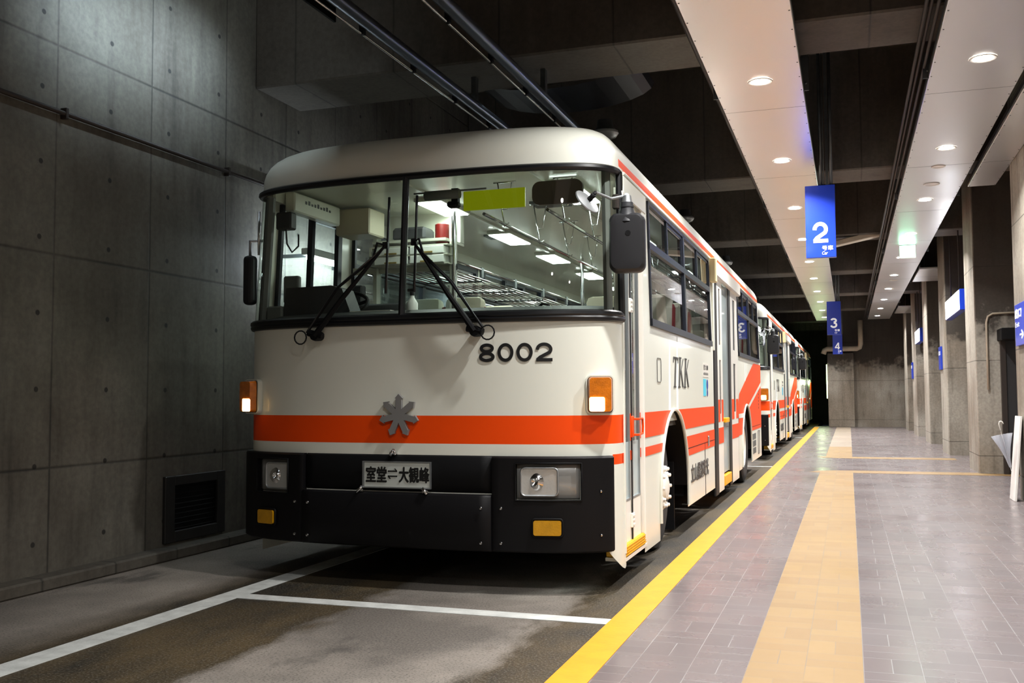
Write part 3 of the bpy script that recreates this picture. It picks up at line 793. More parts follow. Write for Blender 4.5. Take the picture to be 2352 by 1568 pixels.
def build_bus():
    bus = empty('bus', (0,0,0))
    # ---------------- body shell
    bm = nb()
    zs = [.30, .80, .845, .865, 1.035, 1.2, 1.4, 1.6]
    def band(z, i):
        return 1 if .865 <= z <= 1.035 else (1 if (.80 < z < .845 and (i >= 44 or i <= 3)) else 0)
    front_grid(bm, -1, 1, 48, [.30, .745, .805, .868, 1.035, 1.2, 1.4, 1.6], 0, 0,
               lambda z, i: 1 if .868 <= z <= 1.035 else (1 if (.745 < z < .805 and i > 43) else 0))
    front_grid(bm, -1, 1, 48, [2.515, 2.56], 0, 0)
    # narrow corner posts beside the windshield
    for s0, s1 in ((-1, -.985), (.985, 1)): front_grid(bm, s0, s1, 2, [1.6, 2.0, 2.515], 0, 0)
    # sides
    for side in (1, -1):
        segs = [(CY, DOORF[0]), (DOORF[1], DOORM[0]), (DOORM[1], BL-.16)] if side > 0 else [(CY, BL-.16)]
        for (a, c) in segs:
            side_strip(bm, side, a, c, (lambda y: .12 if y < 1.66 else SK), 1.63, zsub=1)
            # bright band across the top above the windows
            side_strip(bm, side, a, c, WZ1, 2.56)
        wins = WINR if side > 0 else WINL
        edges = sorted([e for w_ in wins for e in w_])
        cur = CY
        spans = []
        ends = list(wins) + ([DOORF, DOORM] if side > 0 else [])
        ends.sort()
        for (a, c) in ends:
            if a - cur > .005: spans.append((cur, a))
            cur = max(cur, c)
        spans.append((cur, BL-.16))
        for (a, c) in spans: side_strip(bm, side, a, c, 1.63, WZ1, zsub=3)
        if side > 0:
            for (a, c), zt in ((DOORF, 2.36), (DOORM, 2.40)): side_strip(bm, side, a, c, zt, 2.56)
    # inner return of wheel arches
    for side in (1, -1):
        for (c, z, r) in ARCH:
            prev = None
            for i in range(25):
                a = PI*i/24; y = c-r*math.cos(a); zz = z+r*math.sin(a)
                col = (bm.verts.new((side*HW, y, zz)), bm.verts.new((side*(HW-.42), y, zz)))
                if prev: f = bm.faces.new((prev[0], col[0], col[1], prev[1])); f.material_index = 2
                prev = col
    # rear
    def rpt(k, z):
        # from right side rear (k=0) round to left (k=1)
        pts = []
        return None
    rear = [(HW, BL-.16), (HW-.02, BL-.07), (HW-.08, BL-.015), (HW-.16, BL)]
    rear = rear + [(0, BL+.02)] + [(-x, y) for x, y in reversed(rear)]
    zl = [SK, .8, 1.6, 2.1, 2.56]
    rows = [[bm.verts.new(defo((x, y, z))) for x, y in rear] for z in zl]
    for j in range(len(zl)-1):
        for i in range(len(rear)-1):
            f = bm.faces.new((rows[j][i], rows[j][i+1], rows[j+1][i+1], rows[j+1][i])); f.smooth = True
            f.material_index = 1 if (j == 0 and False) else 0
    # roof
    outl = []
    for s in s_list(-1, 1, 48):
        p = fpt(s, 2.56); outl.append((p.x, p.y))
    k = CY+.5
    while k < BL-.5:
        p = defo((HW, k, 2.56)); outl.append((p.x, p.y)); k += .7
    outl += [(lambda q: (q.x, q.y))(defo((x, y, 2.56))) for x, y in rear]
    k = BL-.6
    while k > CY+.3:
        p = defo((-HW, k, 2.56)); outl.append((p.x, p.y)); k -= .7
    n = len(outl)
    def shrink(pt, d):
        x, y = pt; lx = HW*(1-.018)
        sx = (lx-d)/lx
        yc = BL/2; ly = BL/2 + .02
        return (x*sx, yc+(y-yc)*((ly-d*1.15)/ly))
    prev = None; NR = 9
    for j in range(NR+1):
        a = PI/2*j/NR
        d = .30*(1-math.cos(a))**1.15; z = 2.56+.275*math.sin(a)
        ring = [bm.verts.new((shrink(p, d)[0], shrink(p, d)[1], z)) for p in outl]
        if prev:
            for i in range(n):
                f = bm.faces.new((prev[i], prev[(i+1) % n], ring[(i+1) % n], ring[i])); f.smooth = True
                onside = 49 <= i <= 49+14 or i >= n-15
                f.material_index = 1 if (j == 1 and 48 <= i < 48+14) else 0
        prev = ring
    ctr = []
    top = bm.verts.new((0, BL/2, 2.86))
    for i in range(n):
        f = bm.faces.new((prev[i], prev[(i+1) % n], top)); f.smooth = True
    bmesh.ops.remove_doubles(bm, verts=bm.verts[:], dist=.0006)
    body = meshobj('body', bm, [CREAM, ORANGE, BLACKM], bus, True)

    # ---------------- livery on the sides (painted bands as thin sheets)
    def band_part(side, a, c, lo, hi):
        bm = nb(); side_strip(bm, side, a, c, lo, hi, off=.0025); meshobj('orange_livery_band', bm, ORANGE, bus)
    def swoosh_hi(y): return min(1.60, max(1.14, 1.14+(y-6.95)*.22)) if y > 6.93 else 1.04
    for side in (1, -1):
        segs = [(CY-.02, DOORF[0]), (DOORF[1], DOORM[0])] if side > 0 else [(CY-.02, 6.9)]
        for (a, c) in segs:
            band_part(side, a, c, .868, 1.036)
            if c < 1 or side < 0: band_part(side, a, c, .745, .805)
            else: band_part(side, a, 2.2, .745, .805); band_part(side, 2.2, c, .64, .805)
        band_part(side, 6.93, 7.92, .65, swoosh_hi); band_part(side, 7.92, BL-.16, .65, swoosh_hi)
    bm = nb()
    def wl(y): return .86 + max(0, (y-7.6))*.165
    side_strip(bm, 1, 6.93, BL-.16, wl, lambda y: wl(y)+.055, off=.005)
    meshobj('white_livery_line', bm, WHITE, bus)
    # orange under the roof edge
    bm = nb()
    side_strip(bm, 1, CY+.12, BL-.2, lambda y: 2.545-.0*y, 2.568, off=.006)
    meshobj('orange_roof_line', bm, ORANGE, bus)
    bm = nb(); tube(bm, [defo((HW+.006, y, 2.535)) for y in [.5+.5*i for i in range(20)]], .012, 8)
    meshobj('gutter', bm, CREAM, bus, True)
    # body seams and hatches
    bm = nb()
    for (y0, y1, z0, z1) in ((2.9, 4.6, .70, .705), (3.92, 3.925, SK, .70), (1.045, 1.05, SK, 2.5), (8.62, 10.1, .70, .705)):
        box(bm, HW-.002, HW+.0045, y0, y1, z0, z1)
    meshobj('panel_seam', bm, BLACKM, bus)
    bm = nb()
    def ring2(y, z, w_, h): 
        pts = rrect(w_, h, .02, 3); tube(bm, [(HW+.003, y+u, z+v) for u, v in pts], .0025, 5, closed=True)
    ring2(1.60, 1.33, .15, .17)
    meshobj('hatch_outline', bm, GREYTXT, bus)
    bm = nb(); box(bm, HW, HW+.012, 4.10, 4.17, .66, .76, bev=.004); meshobj('hatch_latch', bm, CHROME, bus)
    # arch lip
    for side in (1, -1):
        for (c, z, r) in ARCH:
            bm = nb(); pts = [(side*(HW+.008), c-(r+.0)*math.cos(PI*i/24), z+(r)*math.sin(PI*i/24)) for i in range(25)]
            pts = [(pts[0][0], pts[0][1], SK+.02)] + pts + [(pts[-1][0], pts[-1][1], SK+.02)]
            tube(bm, pts, .013, 6); meshobj('wheel_arch_lip', bm, CREAM, bus, True)
    # ---------------- letters on the body
    def onb(p, dz):
        q = onfront(p.x, p.z, .003+dz); return q
    bm = nb()
    for k, ch in enumerate('8002'):
        digit(bm, ch, .096, .110, .0190, lambda u, v_, w_, k=k: onfront(.475+k*.1135+u, 1.350+v_, .003+w_))
    meshobj('fleet_number', bm, BLKTXT, bus)
    bm = nb()
    def T(pts):  # letter outline in unit coordinates on the side
        prism(bm, pts, lambda u, v_, w_: Vector((HW+.002+w_, 2.16+u*.84+v_*.06, 1.215+v_*.235)), .002)
    def stem(u, wd, v0=0, v1=1): T([(u, v0), (u+wd, v0), (u+wd, v1), (u, v1)])
    def serif(u, v): T([(u-.035, v-.025), (u+.095, v-.025), (u+.095, v+.025), (u-.035, v+.025)])
    T([(.0, .93), (.28, .93), (.28, 1.0), (.0, 1.0)]); T([(0, .8), (.025, .8), (.025, .95), (0, .95)]); T([(.255, .8), (.28, .8), (.28, .95), (.255, .95)])
    stem(.11, .06); serif(.11, 0)
    for u in (.36, .70):
        stem(u, .06); serif(u, 0); serif(u, 1)
        T([(u+.05, .42), (u+.09, .50), (u+.23, 1.0), (u+.20, 1.0)]); T([(u+.08, .52), (u+.22, 0), (u+.29, 0), (u+.12, .60)])
    meshobj('letter_mark', bm, GREYTXT, bus)
    text('lettering', '立山黒部貫光', GREYTXT, (HW+.002, 3.05, .40), (0,1,0), (0,0,1), 1.08, .15, bus, .002, fat=.004)
    bm = nb(); box(bm, HW, HW+.003, 3.86, 4.24, 1.32, 1.45); meshobj('notice_plate', bm, WHITE, bus)
    text('lettering', '室堂⇄大観峰', BLKTXT, (HW+.003, 3.89, 1.385), (0,1,0), (0,0,1), .32, .05, bus, .001)
    bm = nb()
    for k in range(7): box(bm, HW+.003, HW+.004, 3.89+.047*k, 3.92+.047*k, 1.338, 1.338+(.02, .026)[k % 2])
    meshobj('small_marks', bm, GREYTXT, bus)
    bm = nb(); box(bm, HW, HW+.003, 3.88, 4.06, 1.14, 1.30); meshobj('sticker', bm, CYAN, bus)
    bm = nb(); lathe(bm, [(.003, .0005), (.003, .05)], (HW, 4.15, 1.25), 'x', 16); lathe(bm, [(.003, .0005), (.003, .035)], (HW, 4.15, 1.17), 'x', 16, 0)
    meshobj('sticker', bm, NAVY, bus)
    bm = nb()
    for i in range(2):
        for j in range(3): box(bm, HW, HW+.006, 8.72+.28*i, 8.94+.28*i, .32+.10*j, .40+.10*j)
    meshobj('vent_grille', bm, INTG, bus)
    bm = nb(); ring2b = rrect(.24, .34, .02, 3); tube(bm, [(HW+.004, 9.7+u, .45+v_) for u, v_ in ring2b], .004, 5, closed=True)
    meshobj('hatch_outline', bm, GREYTXT, bus)
    bm = nb()
    for k in range(6): box(bm, HW+.003, HW+.006, 9.75, 9.785, 1.19-.05*k, 1.222-.05*k)
    meshobj('small_marks', bm, GREYTXT, bus)

    # ---------------- windshield
    ws = empty('windshield', (0,0,0), bus)
    XM = -.025; sm = s_of_x(XM); SE = .985
    for a, c in ((-SE, sm), (sm, SE)):
        bm = nb(); front_grid(bm, a, c, 28, [1.63, 1.9, 2.2, 2.515], .0); meshobj('glass_pane', bm, GLASS, ws, True)
    bm = nb()
    lo = [fpt(s, 1.632, .008) for s in s_list(-SE, SE, 48)]
    hi = [fpt(s, 2.51, .008) for s in s_list(SE, -SE, 48)]
    pr = [fpt(SE, 1.632+(2.51-1.632)*k/6, .008) for k in range(1, 6)]; pl = [fpt(-SE, 2.51-(2.51-1.632)*k/6, .008) for k in range(1, 6)]
    tube(bm, lo+pr+hi+pl, .022, 8, closed=True)
    tube(bm, [fpt(s, 1.607, .004) for s in s_list(-SE-.012, SE+.012, 48)], .022, 8)
    meshobj('rubber_seal', bm, RUBBER, ws, True)
    bm = nb(); tube(bm, [onfront(XM, 1.63+.88*k/6, .006) for k in range(7)], .022, 8); meshobj('centre_pillar', bm, RUBBER, ws, True)
    # inner corner frames seen through the glass
    bm = nb()
    for s in (-.90, .90): tube(bm, [fpt(s, 1.63+.88*k/6, -.05) for k in range(7)], .028, 6)
    meshobj('inner_post', bm, INTG, ws, True)

    # ---------------- bumper
    bp = empty('bumper', (0,0,0), bus)
    def bgrid(x0, x1, z0, z1, off, name, m=BLACK, par=bp, n=10, thick=.05):
        bm = nb(); s0, s1 = s_of_x(x0), s_of_x(x1)
        A = []
        for z in (z0, z0+.012, z1-.012, z1):
            o2 = off-.012 if z in (z0, z1) else off
            A.append([bm.verts.new(fpt(s, z, o2)) for s in s_list(s0, s1, n)])
        for j in range(3):
            for i in range(n):
                f = bm.faces.new((A[j][i], A[j][i+1], A[j+1][i+1], A[j+1][i])); f.smooth = True
        ret = [[bm.verts.new(fpt(s, z, off-thick)) for s in s_list(s0, s1, n)] for z in (z0, z1)]
        for i in range(n):
            bm.faces.new((ret[0][i+1], A[0][i+1], A[0][i], ret[0][i])); bm.faces.new((A[3][i], A[3][i+1], ret[1][i+1], ret[1][i]))
        for e in (0, n):
            q = (ret[0][e], A[0][e], A[1][e], A[2][e], A[3][e], ret[1][e]); bm.faces.new(q if e == 0 else tuple(reversed(q)))
        return meshobj(name, bm, m, par, False)
    def corner_unit(s0, s1, lh, z0=.25, z1=.80, off=.045, thick=.06):
        la, lb = s_of_x(lh[0]), s_of_x(lh[1])
        ss = sorted(set([round(v_, 5) for v_ in s_list(s0, la, 6)+s_list(la, lb, 5)+s_list(lb, s1, 8)]))
        zz = [z0, z0+.01, .40, .545, .765, z1-.01, z1]
        bm = nb()
        A = [[bm.verts.new(fpt(q, z, off-(.010 if z in (z0, z1) else 0)-(.008 if q in (ss[0], ss[-1]) else 0))) for q in ss] for z in zz]
        B = [[bm.verts.new(fpt(q, z, off-thick)) for q in ss] for z in zz]
        ns, nz = len(ss)-1, len(zz)-1
        def solid(i_, j_):
            if not (0 <= i_ < ns and 0 <= j_ < nz): return False
            m_ = (ss[i_]+ss[i_+1])/2
            return not (la < m_ < lb and j_ == 3)
        for j_ in range(nz):
            for i_ in range(ns):
                if not solid(i_, j_): continue
                f = bm.faces.new((A[j_][i_], A[j_][i_+1], A[j_+1][i_+1], A[j_+1][i_])); f.smooth = True
                for (di, dj, p_, q_) in ((-1, 0, (j_, i_), (j_+1, i_)), (1, 0, (j_+1, i_+1), (j_, i_+1)), (0, -1, (j_, i_+1), (j_, i_)), (0, 1, (j_+1, i_), (j_+1, i_+1))):
                    if not solid(i_+di, j_+dj):
                        bm.faces.new((A[p_[0]][p_[1]], A[q_[0]][q_[1]], B[q_[0]][q_[1]], B[p_[0]][p_[1]]))
        bmesh.ops.recalc_face_normals(bm, faces=bm.faces[:])
        return meshobj('corner_unit', bm, BLACK, bp, True)
    for side in (-1, 1):
        lh = (-1.06, -.80) if side < 0 else (.70, 1.06)
        if side > 0: corner_unit(s_of_x(.56), .80, lh)
        else: corner_unit(-.97, s_of_x(-.69), lh)
        # headlamp in the recess
        xc = sum(lh)/2; wdt = lh[1]-lh[0]
        hl = empty('headlight', (0,0,0), bp)
        bgrid(lh[0]+.004, lh[1]-.004, .552, .758, .015, 'lamp_bezel', mat('lamp_grey', rgb(150,150,147), .3, .1, coat=.5), hl)
        xx = xc - side*.045
        p = onfront(xx, .655, .02)
        ang = math.atan2(onfront(xx+.05, .655).y-onfront(xx-.05, .655).y, .1)
        rot = Matrix.Rotation(ang, 3, 'Z')
        bm = nb(); pts = rrect(.21, .155, .025, 4)
        prism(bm, pts, lambda u, v_, w_: p + rot @ Vector((u, -.012*w_*1.0, v_)), 1.0); meshobj('reflector', bm, REFL, hl)
        bm = nb(); tube(bm, [p + rot @ Vector((u, -.014, v_)) for u, v_ in rrect(.215, .16, .025, 4)], .006, 6, closed=True); meshobj('lens_ring', bm, ALU, hl)
        bm = nb(); lathe(bm, [(-.02, .001), (-.03, .02), (-.02, .03), (-.012, .05)], p + rot @ Vector((-.02, 0, 0)), 'y', 14); meshobj('bulb_cap', bm, CHROME, hl, True)
        bm = nb(); tube(bm, [onfront(lh[0]+(lh[1]-lh[0])*u_, z_, .047) for u_, z_ in ((0, .548), (.5, .548), (1, .548), (1, .65), (1, .762), (.5, .762), (0, .762), (0, .65))], .006, 6, closed=True); meshobj('lamp_seal', bm, BLACKM, hl)
        # fog lamp
        fx = -.96 if side < 0 else .88
        fg = empty('fog_lamp', (0,0,0), bp); p = onfront(fx, .395, .05)
        ang = math.atan2(onfront(fx+.05, .4).y-onfront(fx-.05, .4).y, .1); rot = Matrix.Rotation(ang, 3, 'Z')
        bm = nb(); prism(bm, rrect(.16 if side > 0 else .14, .085, .012, 3), lambda u, v_, w_: p + rot @ Vector((u, -.02*w_, v_)), 1.0); meshobj('lens', bm, AMBERD, fg)
        bm = nb(); tube(bm, [p + rot @ Vector((u, -.004, v_)) for u, v_ in rrect(.175 if side > 0 else .155, .10, .015, 3)], .007, 6, closed=True); meshobj('surround', bm, BLACKM, fg)
    bgrid(-.688, .558, .25, .575, .055, 'centre_panel', n=12, thick=.065)
    bgrid(-.685, .555, .58, .80, .012, 'recessed_panel', BLACKM, n=12)
    for (x, z) in ((-.745, .50), (-.745, .30), (-.64, .50), (-.64, .30), (.50, .50), (.50, .30), (.615, .50), (.615, .30), (1.15, .60), (1.15, .35)):
        bm = nb(); o_ = .062 if -.69 < x < .56 else .047
        c_ = onfront(x, z, o_)
        if x < 1.0: lathe(bm, [(-.008, .001), (-.006, .007), (0, .010)], c_, 'y', 10)
        else: lathe(bm, [(.008, .001), (.006, .007), (0, .010)], c_, 'x', 10)
        meshobj('bolt', bm, CHROME, bp, True)
    # destination plate
    pl = empty('destination_plate', (0,0,0), bus)
    bm = nb(); x0, x1 = -.26, .175; yy = onfront(0, .7, .02).y
    box(bm, x0, x1, yy-.014, yy, .605, .755, bev=.003); meshobj('plate', bm, PLATE, pl)
    bm = nb()
    for (a, c, d_, e) in ((x0-.01, x0, .60, .76), (x1, x1+.005, .60, .76), (x0, x1, .600, .606), (x0, x1, .754, .76)): box(bm, a, c, yy-.018, yy, d_, e)
    meshobj('plate_frame', bm, ALU, pl)
    for st, xa, wd in (('室堂', -.245, .135), ('大観峰', -.025, .195)):
        text('lettering', st, BLKTXT, (xa, yy-.014, .637), (1,0,0), (0,0,1), wd, .090, pl, .002, fat=.0028)
    bm = nb()
    prism(bm, [(-.10, .698), (-.10, .706), (-.048, .706), (-.058, .718), (-.050, .718), (-.038, .704), (-.038, .698)], lambda u, v_, w_: Vector((u, yy-.014-w_, v_)), .002)
    prism(bm, [(-.038, .676), (-.038, .668), (-.088, .668), (-.080, .656), (-.088, .656), (-.100, .670), (-.100, .676)], lambda u, v_, w_: Vector((u, yy-.014-w_, v_)), .002)
    meshobj('arrow_mark', bm, BLKTXT, pl)
    for (x, z, dx) in ((-.07, .815, .012), (-.28, .59, .016), (.15, .59, -.016)):
        bm = nb(); y_ = onfront(x, z, .03 if z > .7 else .045).y
        tube(bm, [(x-dx, y_-.012, z-.018), (x+dx, y_-.012, z+.018)], .010, 8); box(bm, x-.02, x+.02, y_-.004, y_+.03, z-.012, z+.002)
        if z > .7: tube(bm, [(x+.025, y_-.012, z-.015), (x+.008, y_-.012, z+.018)], .008, 8)
        meshobj('clamp', bm, CHROME, pl)
    # emblem: seven arrow arms round a centre
    bm = nb(); arms = 7; hw = .0185; out = []
    cxx, czz = -.035, 1.035
    for k in range(arms):
        a = PI/2 - k*2*PI/arms; d_ = Vector((math.cos(a), math.sin(a))); nrm = Vector((-d_.y, d_.x))
        ri = hw/math.tan(PI/arms)
        for (r_, w_) in ((ri*.98, hw), (.106, hw), (.104, hw+.0075), (.131, 0), (.104, -hw-.0075), (.106, -hw)):
            q = d_*r_ + nrm*w_
            if r_ == ri or True: out.append((q.x, q.y))
    y_ = onfront(0, 1.0, .004).y - .02
    prism(bm, [(cxx+u, czz+v_) for u, v_ in out], lambda u, v_, w_: Vector((u, y_+.02-w_, v_)), .022)
    meshobj('emblem', bm, EMB, bus)

    # ---------------- turn signals
    for side in (-1, 1):
        ts = empty('turn_signal', (0,0,0), bus)
        x = 1.165 if side > 0 else -1.15; p = onfront(x, 1.155, .0); t_ = (onfront(x+.03, 1.155)-onfront(x-.03, 1.155)).normalized(); nn = Vector((t_.y, -t_.x, 0))
        if side > 0: t_ = Vector((.96, .28, 0)).normalized()
        else: t_ = Vector((.90, -.43, 0)).normalized()
        nn = Vector((t_.y, -t_.x, 0))
        def P(u, v_, w_): return p + t_*u + Vector((0,0,1))*v_ + nn*w_
        bm = nb(); prism(bm, rrect(.165, .225, .03, 4), lambda u, v_, w_: P(u, v_, -.03+w_), .068); meshobj('lamp_base', bm, CREAM, ts)
        bm = nb(); prism(bm, rrect(.146, .208, .02, 4), lambda u, v_, w_: P(u, v_, .036+w_), .006); meshobj('gasket', bm, BLACKM, ts)
        bm = nb(); prism(bm, rrect(.142, .205, .02, 4), lambda u, v_, w_: P(u*(1-.12*(w_/.045)**2), v_*(1-.05*(w_/.045)**2), .042+w_), .045); meshobj('amber_lens', bm, AMBER, ts)
        bm = nb(); s_ = -side
        prism(bm, [(u+s_*.020, v_-.055) for u, v_ in rrect(.088, .082, .01, 3)], lambda u, v_, w_: P(u, v_, .084+w_), .006); meshobj('lit_lens', bm, LAMPON, ts)

    # ---------------- wipers
    for (px, tx, tz, bx, s_) in ((-.59, -.125, 2.075, -.125, -1), (.47, .065, 2.085, .065, 1)):
        wp = empty('wiper', (0,0,0), bus)
        p0 = onfront(px, 1.53, .05)
        bm = nb(); lathe(bm, [(-.03, .001), (-.03, .03), (0, .034), (.05, .03)], p0, 'y', 14); tube(bm, [p0 + Vector((-.05, -.01, .02)), p0+Vector((.05, -.01, -.005))], .022, 8)
        meshobj('pivot', bm, BLACKM, wp, True)
        bm = nb()
        top = onfront(tx, tz, .06)
        mid = p0.lerp(top, .4) + Vector((0, -.03, 0))
        tube(bm, [p0+Vector((0, -.02, .0)), mid, top], [.020, .017, .008], 8); meshobj('arm', bm, BLACKM, wp, True)
        bm = nb(); q = p0 + Vector((-.06*1, -.01, .02)) if s_ < 0 else p0 + Vector((.05, -.01, .02))
        t2 = top + Vector((-.0, -.01, .015)) + (Vector((.04, 0, 0)) if s_ > 0 else Vector((-.05, 0, 0)))
        tube(bm, [q, q.lerp(t2, .5)+Vector((s_*.012, -.03, 0)), t2+Vector((s_*.03, 0, -.10)), t2, top], .008, 7); meshobj('link_rod', bm, BLACKM, wp, True)
        bm = nb(); c0 = q + Vector((0, -.01, 0))
        tube(bm, [c0 + Vector((s_*.035+.042*math.cos(a), -.01, -.03+.042*math.sin(a))) for a in [2*PI*k/14 for k in range(14)]], .005, 5, closed=True)
        tube(bm, [c0, c0.lerp(t2, .5)+Vector((s_*.025, -.02, 0)), t2+Vector((s_*.02, -.005, -.08)), top], .005, 5); meshobj('hose', bm, RUBBER, wp, True)
        bm = nb()
        tube(bm, [onfront(bx, 1.78+.6*k/5, .03) for k in range(6)], .008, 6)
        box(bm, bx-.018, bx+.018, top.y-.004, top.y+.018, top.z-.02, top.z+.02)
        meshobj('blade', bm, RUBBER, wp)

    # ---------------- mirrors
    mr = empty('side_mirror', (0,0,0), bus)
    mc = Vector((1.345, .14, 2.030))
    rz = Matrix.Rotation(R(6), 3, 'Z')
    def MP(u, v_, w_): return mc + rz @ Vector((u, w_, v_))
    bm = nb(); layers = [(-.062, .70, .78), (-.060, .86, .90), (-.045, .97, .97), (-.02, 1.0, 1.0), (.03, 1.0, 1.0), (.042, .97, .98)]
    prev = None
    for (wv, su, sv) in layers:
        ring = [bm.verts.new(MP(u*su, v_*sv, wv)) for u, v_ in [(u_*(1.0 if v0 > -.05 else 1.0)*(1-.08*abs(v0/.2)**2), v0) for u_, v0 in rrect(.215, .345, .045, 5)]]
        if prev:
            for i in range(len(ring)):
                f = bm.faces.new((prev[i], ring[i], ring[(i+1) % len(ring)], prev[(i+1) % len(ring)])); f.smooth = True
        else: bm.faces.new(ring)
        prev = ring
    meshobj('mirror_housing', bm, mat('mirror_plastic', rgb(24,24,27), .48), mr, True)
    bm = nb(); bm.faces.new([bm.verts.new(MP(u*.96, v_*.96, .04)) for u, v_ in rrect(.205, .335, .04, 5)]); meshobj('mirror_glass', bm, CHROME, mr)
    bm = nb(); tube(bm, [MP(0, .12, -.01), MP(.0, .165, -.01), MP(-.0, .20, -.01), MP(0, .235, -.01)], [.058, .046, .038, .036], 14)
    tube(bm, [MP(0, .205, -.01), MP(0, .213, -.01)], .041, 12); meshobj('neck', bm, mat('mirror_plastic_light', rgb(44,45,48), .45), mr, True)
    bm = nb(); tube(bm, [MP(0, .225, -.01), MP(0, .275, -.01)], [.034, .026], 12); meshobj('clamp', bm, ALU, mr, True)
    bm = nb(); tube(bm, [(1.225, .42, 2.19), MP(0, .28, 0)], .014, 8); tube(bm, [MP(0, .28, 0), (1.27, .06, 2.28), (1.20, -.03, 2.305)], .009, 8)
    meshobj('mirror_arm', bm, ALU, mr, True)
    bm = nb(); tube(bm, [MP(.01, .05, -.061), MP(.01, .05, -.0635)], .016, 12)
    meshobj('cap_ring', bm, BLACKM, mr)
    cmr = empty('convex_mirror', (0,0,0), bus)
    cc = Vector((1.15, -.05, 2.245)); ax = Vector((-.756, .286, -.575)).normalized()
    u_ = ax.orthogonal().normalized(); v2 = ax.cross(u_)
    bm = nb(); rs = [(0, .001), (0, .078), (-.006, .085), (-.012, .082), (-.018, .06), (-.024, .02), (-.026, .001)]
    prev = None
    for (h, r_) in rs:
        ring = [bm.verts.new(cc + ax*h + (u_*math.cos(2*PI*k/24)+v2*math.sin(2*PI*k/24))*r_) for k in range(24)]
        if prev:
            for i in range(24): f = bm.faces.new((prev[i], ring[i], ring[(i+1) % 24], prev[(i+1) % 24])); f.smooth = True
        prev = ring
    meshobj('mirror_dish', bm, ALU, cmr, True)
    bm = nb(); tube(bm, [cc - ax*.025, cc - ax*.07], .016, 8); tube(bm, [cc-ax*.065, (1.20, -.03, 2.305)], .010, 8); meshobj('ball_joint', bm, BLACKM, cmr)
    # left side mirror
    ml = empty('side_mirror', (0,0,0), bus)
    bm = nb(); box(bm, -1.37, -1.285, .30, .38, 1.78, 2.12, bev=.03, seg=3); meshobj('mirror_housing', bm, MATS['mirror_plastic'], ml)
    bm = nb(); tube(bm, [(-1.24, .36, 2.22), (-1.33, .34, 2.22), (-1.33, .34, 2.1)], .010, 6); meshobj('mirror_arm', bm, ALU, ml)
    bm = nb(); tube(bm, [(-1.262, .34, 2.12), (-1.262, .34, 2.42)], .008, 6); meshobj('grab_rail', bm, CHROME, ml)
    # corner fittings beside the windshield
    bm = nb(); box(bm, 1.215, 1.262, .40, .455, 2.14, 2.40, bev=.006); meshobj('cover_strip', bm, WHITE, bus)
    bm = nb(); box(bm, 1.205, 1.245, .365, .40, 2.28, 2.37, bev=.006); box(bm, 1.205, 1.245, .365, .40, 2.14, 2.22, bev=.006); meshobj('mirror_hinge', bm, DPIPE, bus)
    bm = nb(); lathe(bm, [(.0, .02), (.015, .018), (.02, .001)], (HW-.005, .385, 1.62), 'x', 10); meshobj('plug', bm, DPIPE, bus)

    # ---------------- front door
    fd = empty('front_door', (0,0,0), bus)
    y0, y1 = DOORF; X = HW-.03
    def leaf(ya, yb, par, xx=X, frost=True):
        bm = nb()
        for (a, c, d_, e) in ((ya, ya+.028, SK+.02, 2.36), (yb-.028, yb, SK+.02, 2.36)): box(bm, xx-.012, xx+.012, a, c, d_, e, bev=.003)
        box(bm, xx-.012, xx+.012, ya, yb, SK+.02, .50, bev=.003); box(bm, xx-.012, xx+.012, ya, yb, 2.30, 2.36)
        l = meshobj('door_leaf', bm, WHITE, par)
        bm = nb(); box(bm, xx-.003, xx+.003, ya+.028, yb-.028, .86, 2.30); meshobj('glass_pane', bm, GLASSW, l)
        bm = nb(); box(bm, xx-.004, xx+.004, ya+.028, yb-.028, .50, .86); meshobj('frosted_pane', bm, FROST, l)
        bm = nb()
        for (a, c, d_, e) in ((ya+.028, ya+.040, .5, 2.3), (yb-.040, yb-.028, .5, 2.3), (ya+.028, yb-.028, .5, .512)): box(bm, xx-.008, xx+.014, a, c, d_, e)
        meshobj('glass_trim', bm, ALU, l)
        bm = nb(); 
        for a, c in ((ya, ya+.028), (yb-.028, yb)):
            for d_, e in ((.868, 1.036), (.745, .805)): box(bm, xx+.0125, xx+.015, a, c, d_, e)
        meshobj('orange_band', bm, ORANGE, l)
        return l
    ymid = y0+.27
    leaf(y0+.015, ymid, fd); l2 = leaf(ymid+.012, y1-.012, fd)
    bm = nb(); box(bm, X+.005, X+.02, ymid-.001, ymid+.013, SK+.02, 2.36); meshobj('rubber_edge', bm, RUBBER, fd)
    for z in (1.72, .37):
        bm = nb(); box(bm, X+.01, X+.026, ymid-.03, ymid+.04, z-.045, z+.045, bev=.004)
        for k in range(3): box(bm, X+.02, X+.032, ymid-.015, ymid+.02, z-.035+k*.028, z-.02+k*.028, bev=.003)
        meshobj('hinge', bm, WHITE, fd)
    bm = nb(); tube(bm, [(X+.012, ymid+.05, .90), (X+.05, ymid+.06, .90), (X+.05, ymid+.19, .905), (X+.05, ymid+.20, .95), (X+.05, ymid+.19, 1.0), (X+.05, ymid+.06, 1.0), (X+.012, ymid+.05, 1.0)], .0075, 8)
    box(bm, X+.01, X+.024, ymid-.01, ymid+.05, .885, 1.02, bev=.004); meshobj('handle', bm, ORANGE, fd, True)
    bm = nb(); box(bm, HW-.12, HW+.0, y0, y1+.02, SK-.045, SK+.03, bev=.006)
    for k in range(4): box(bm, HW-.004, HW+.006, y0, y1+.02, SK-.035+k*.016, SK-.028+k*.016)
    meshobj('yellow_step', bm, YELLOW, fd)
    bm = nb(); box(bm, HW-.12, HW+.004, y0-.02, y1+.06, SK-.065, SK-.045); meshobj('step_edge', bm, WHITE, fd)
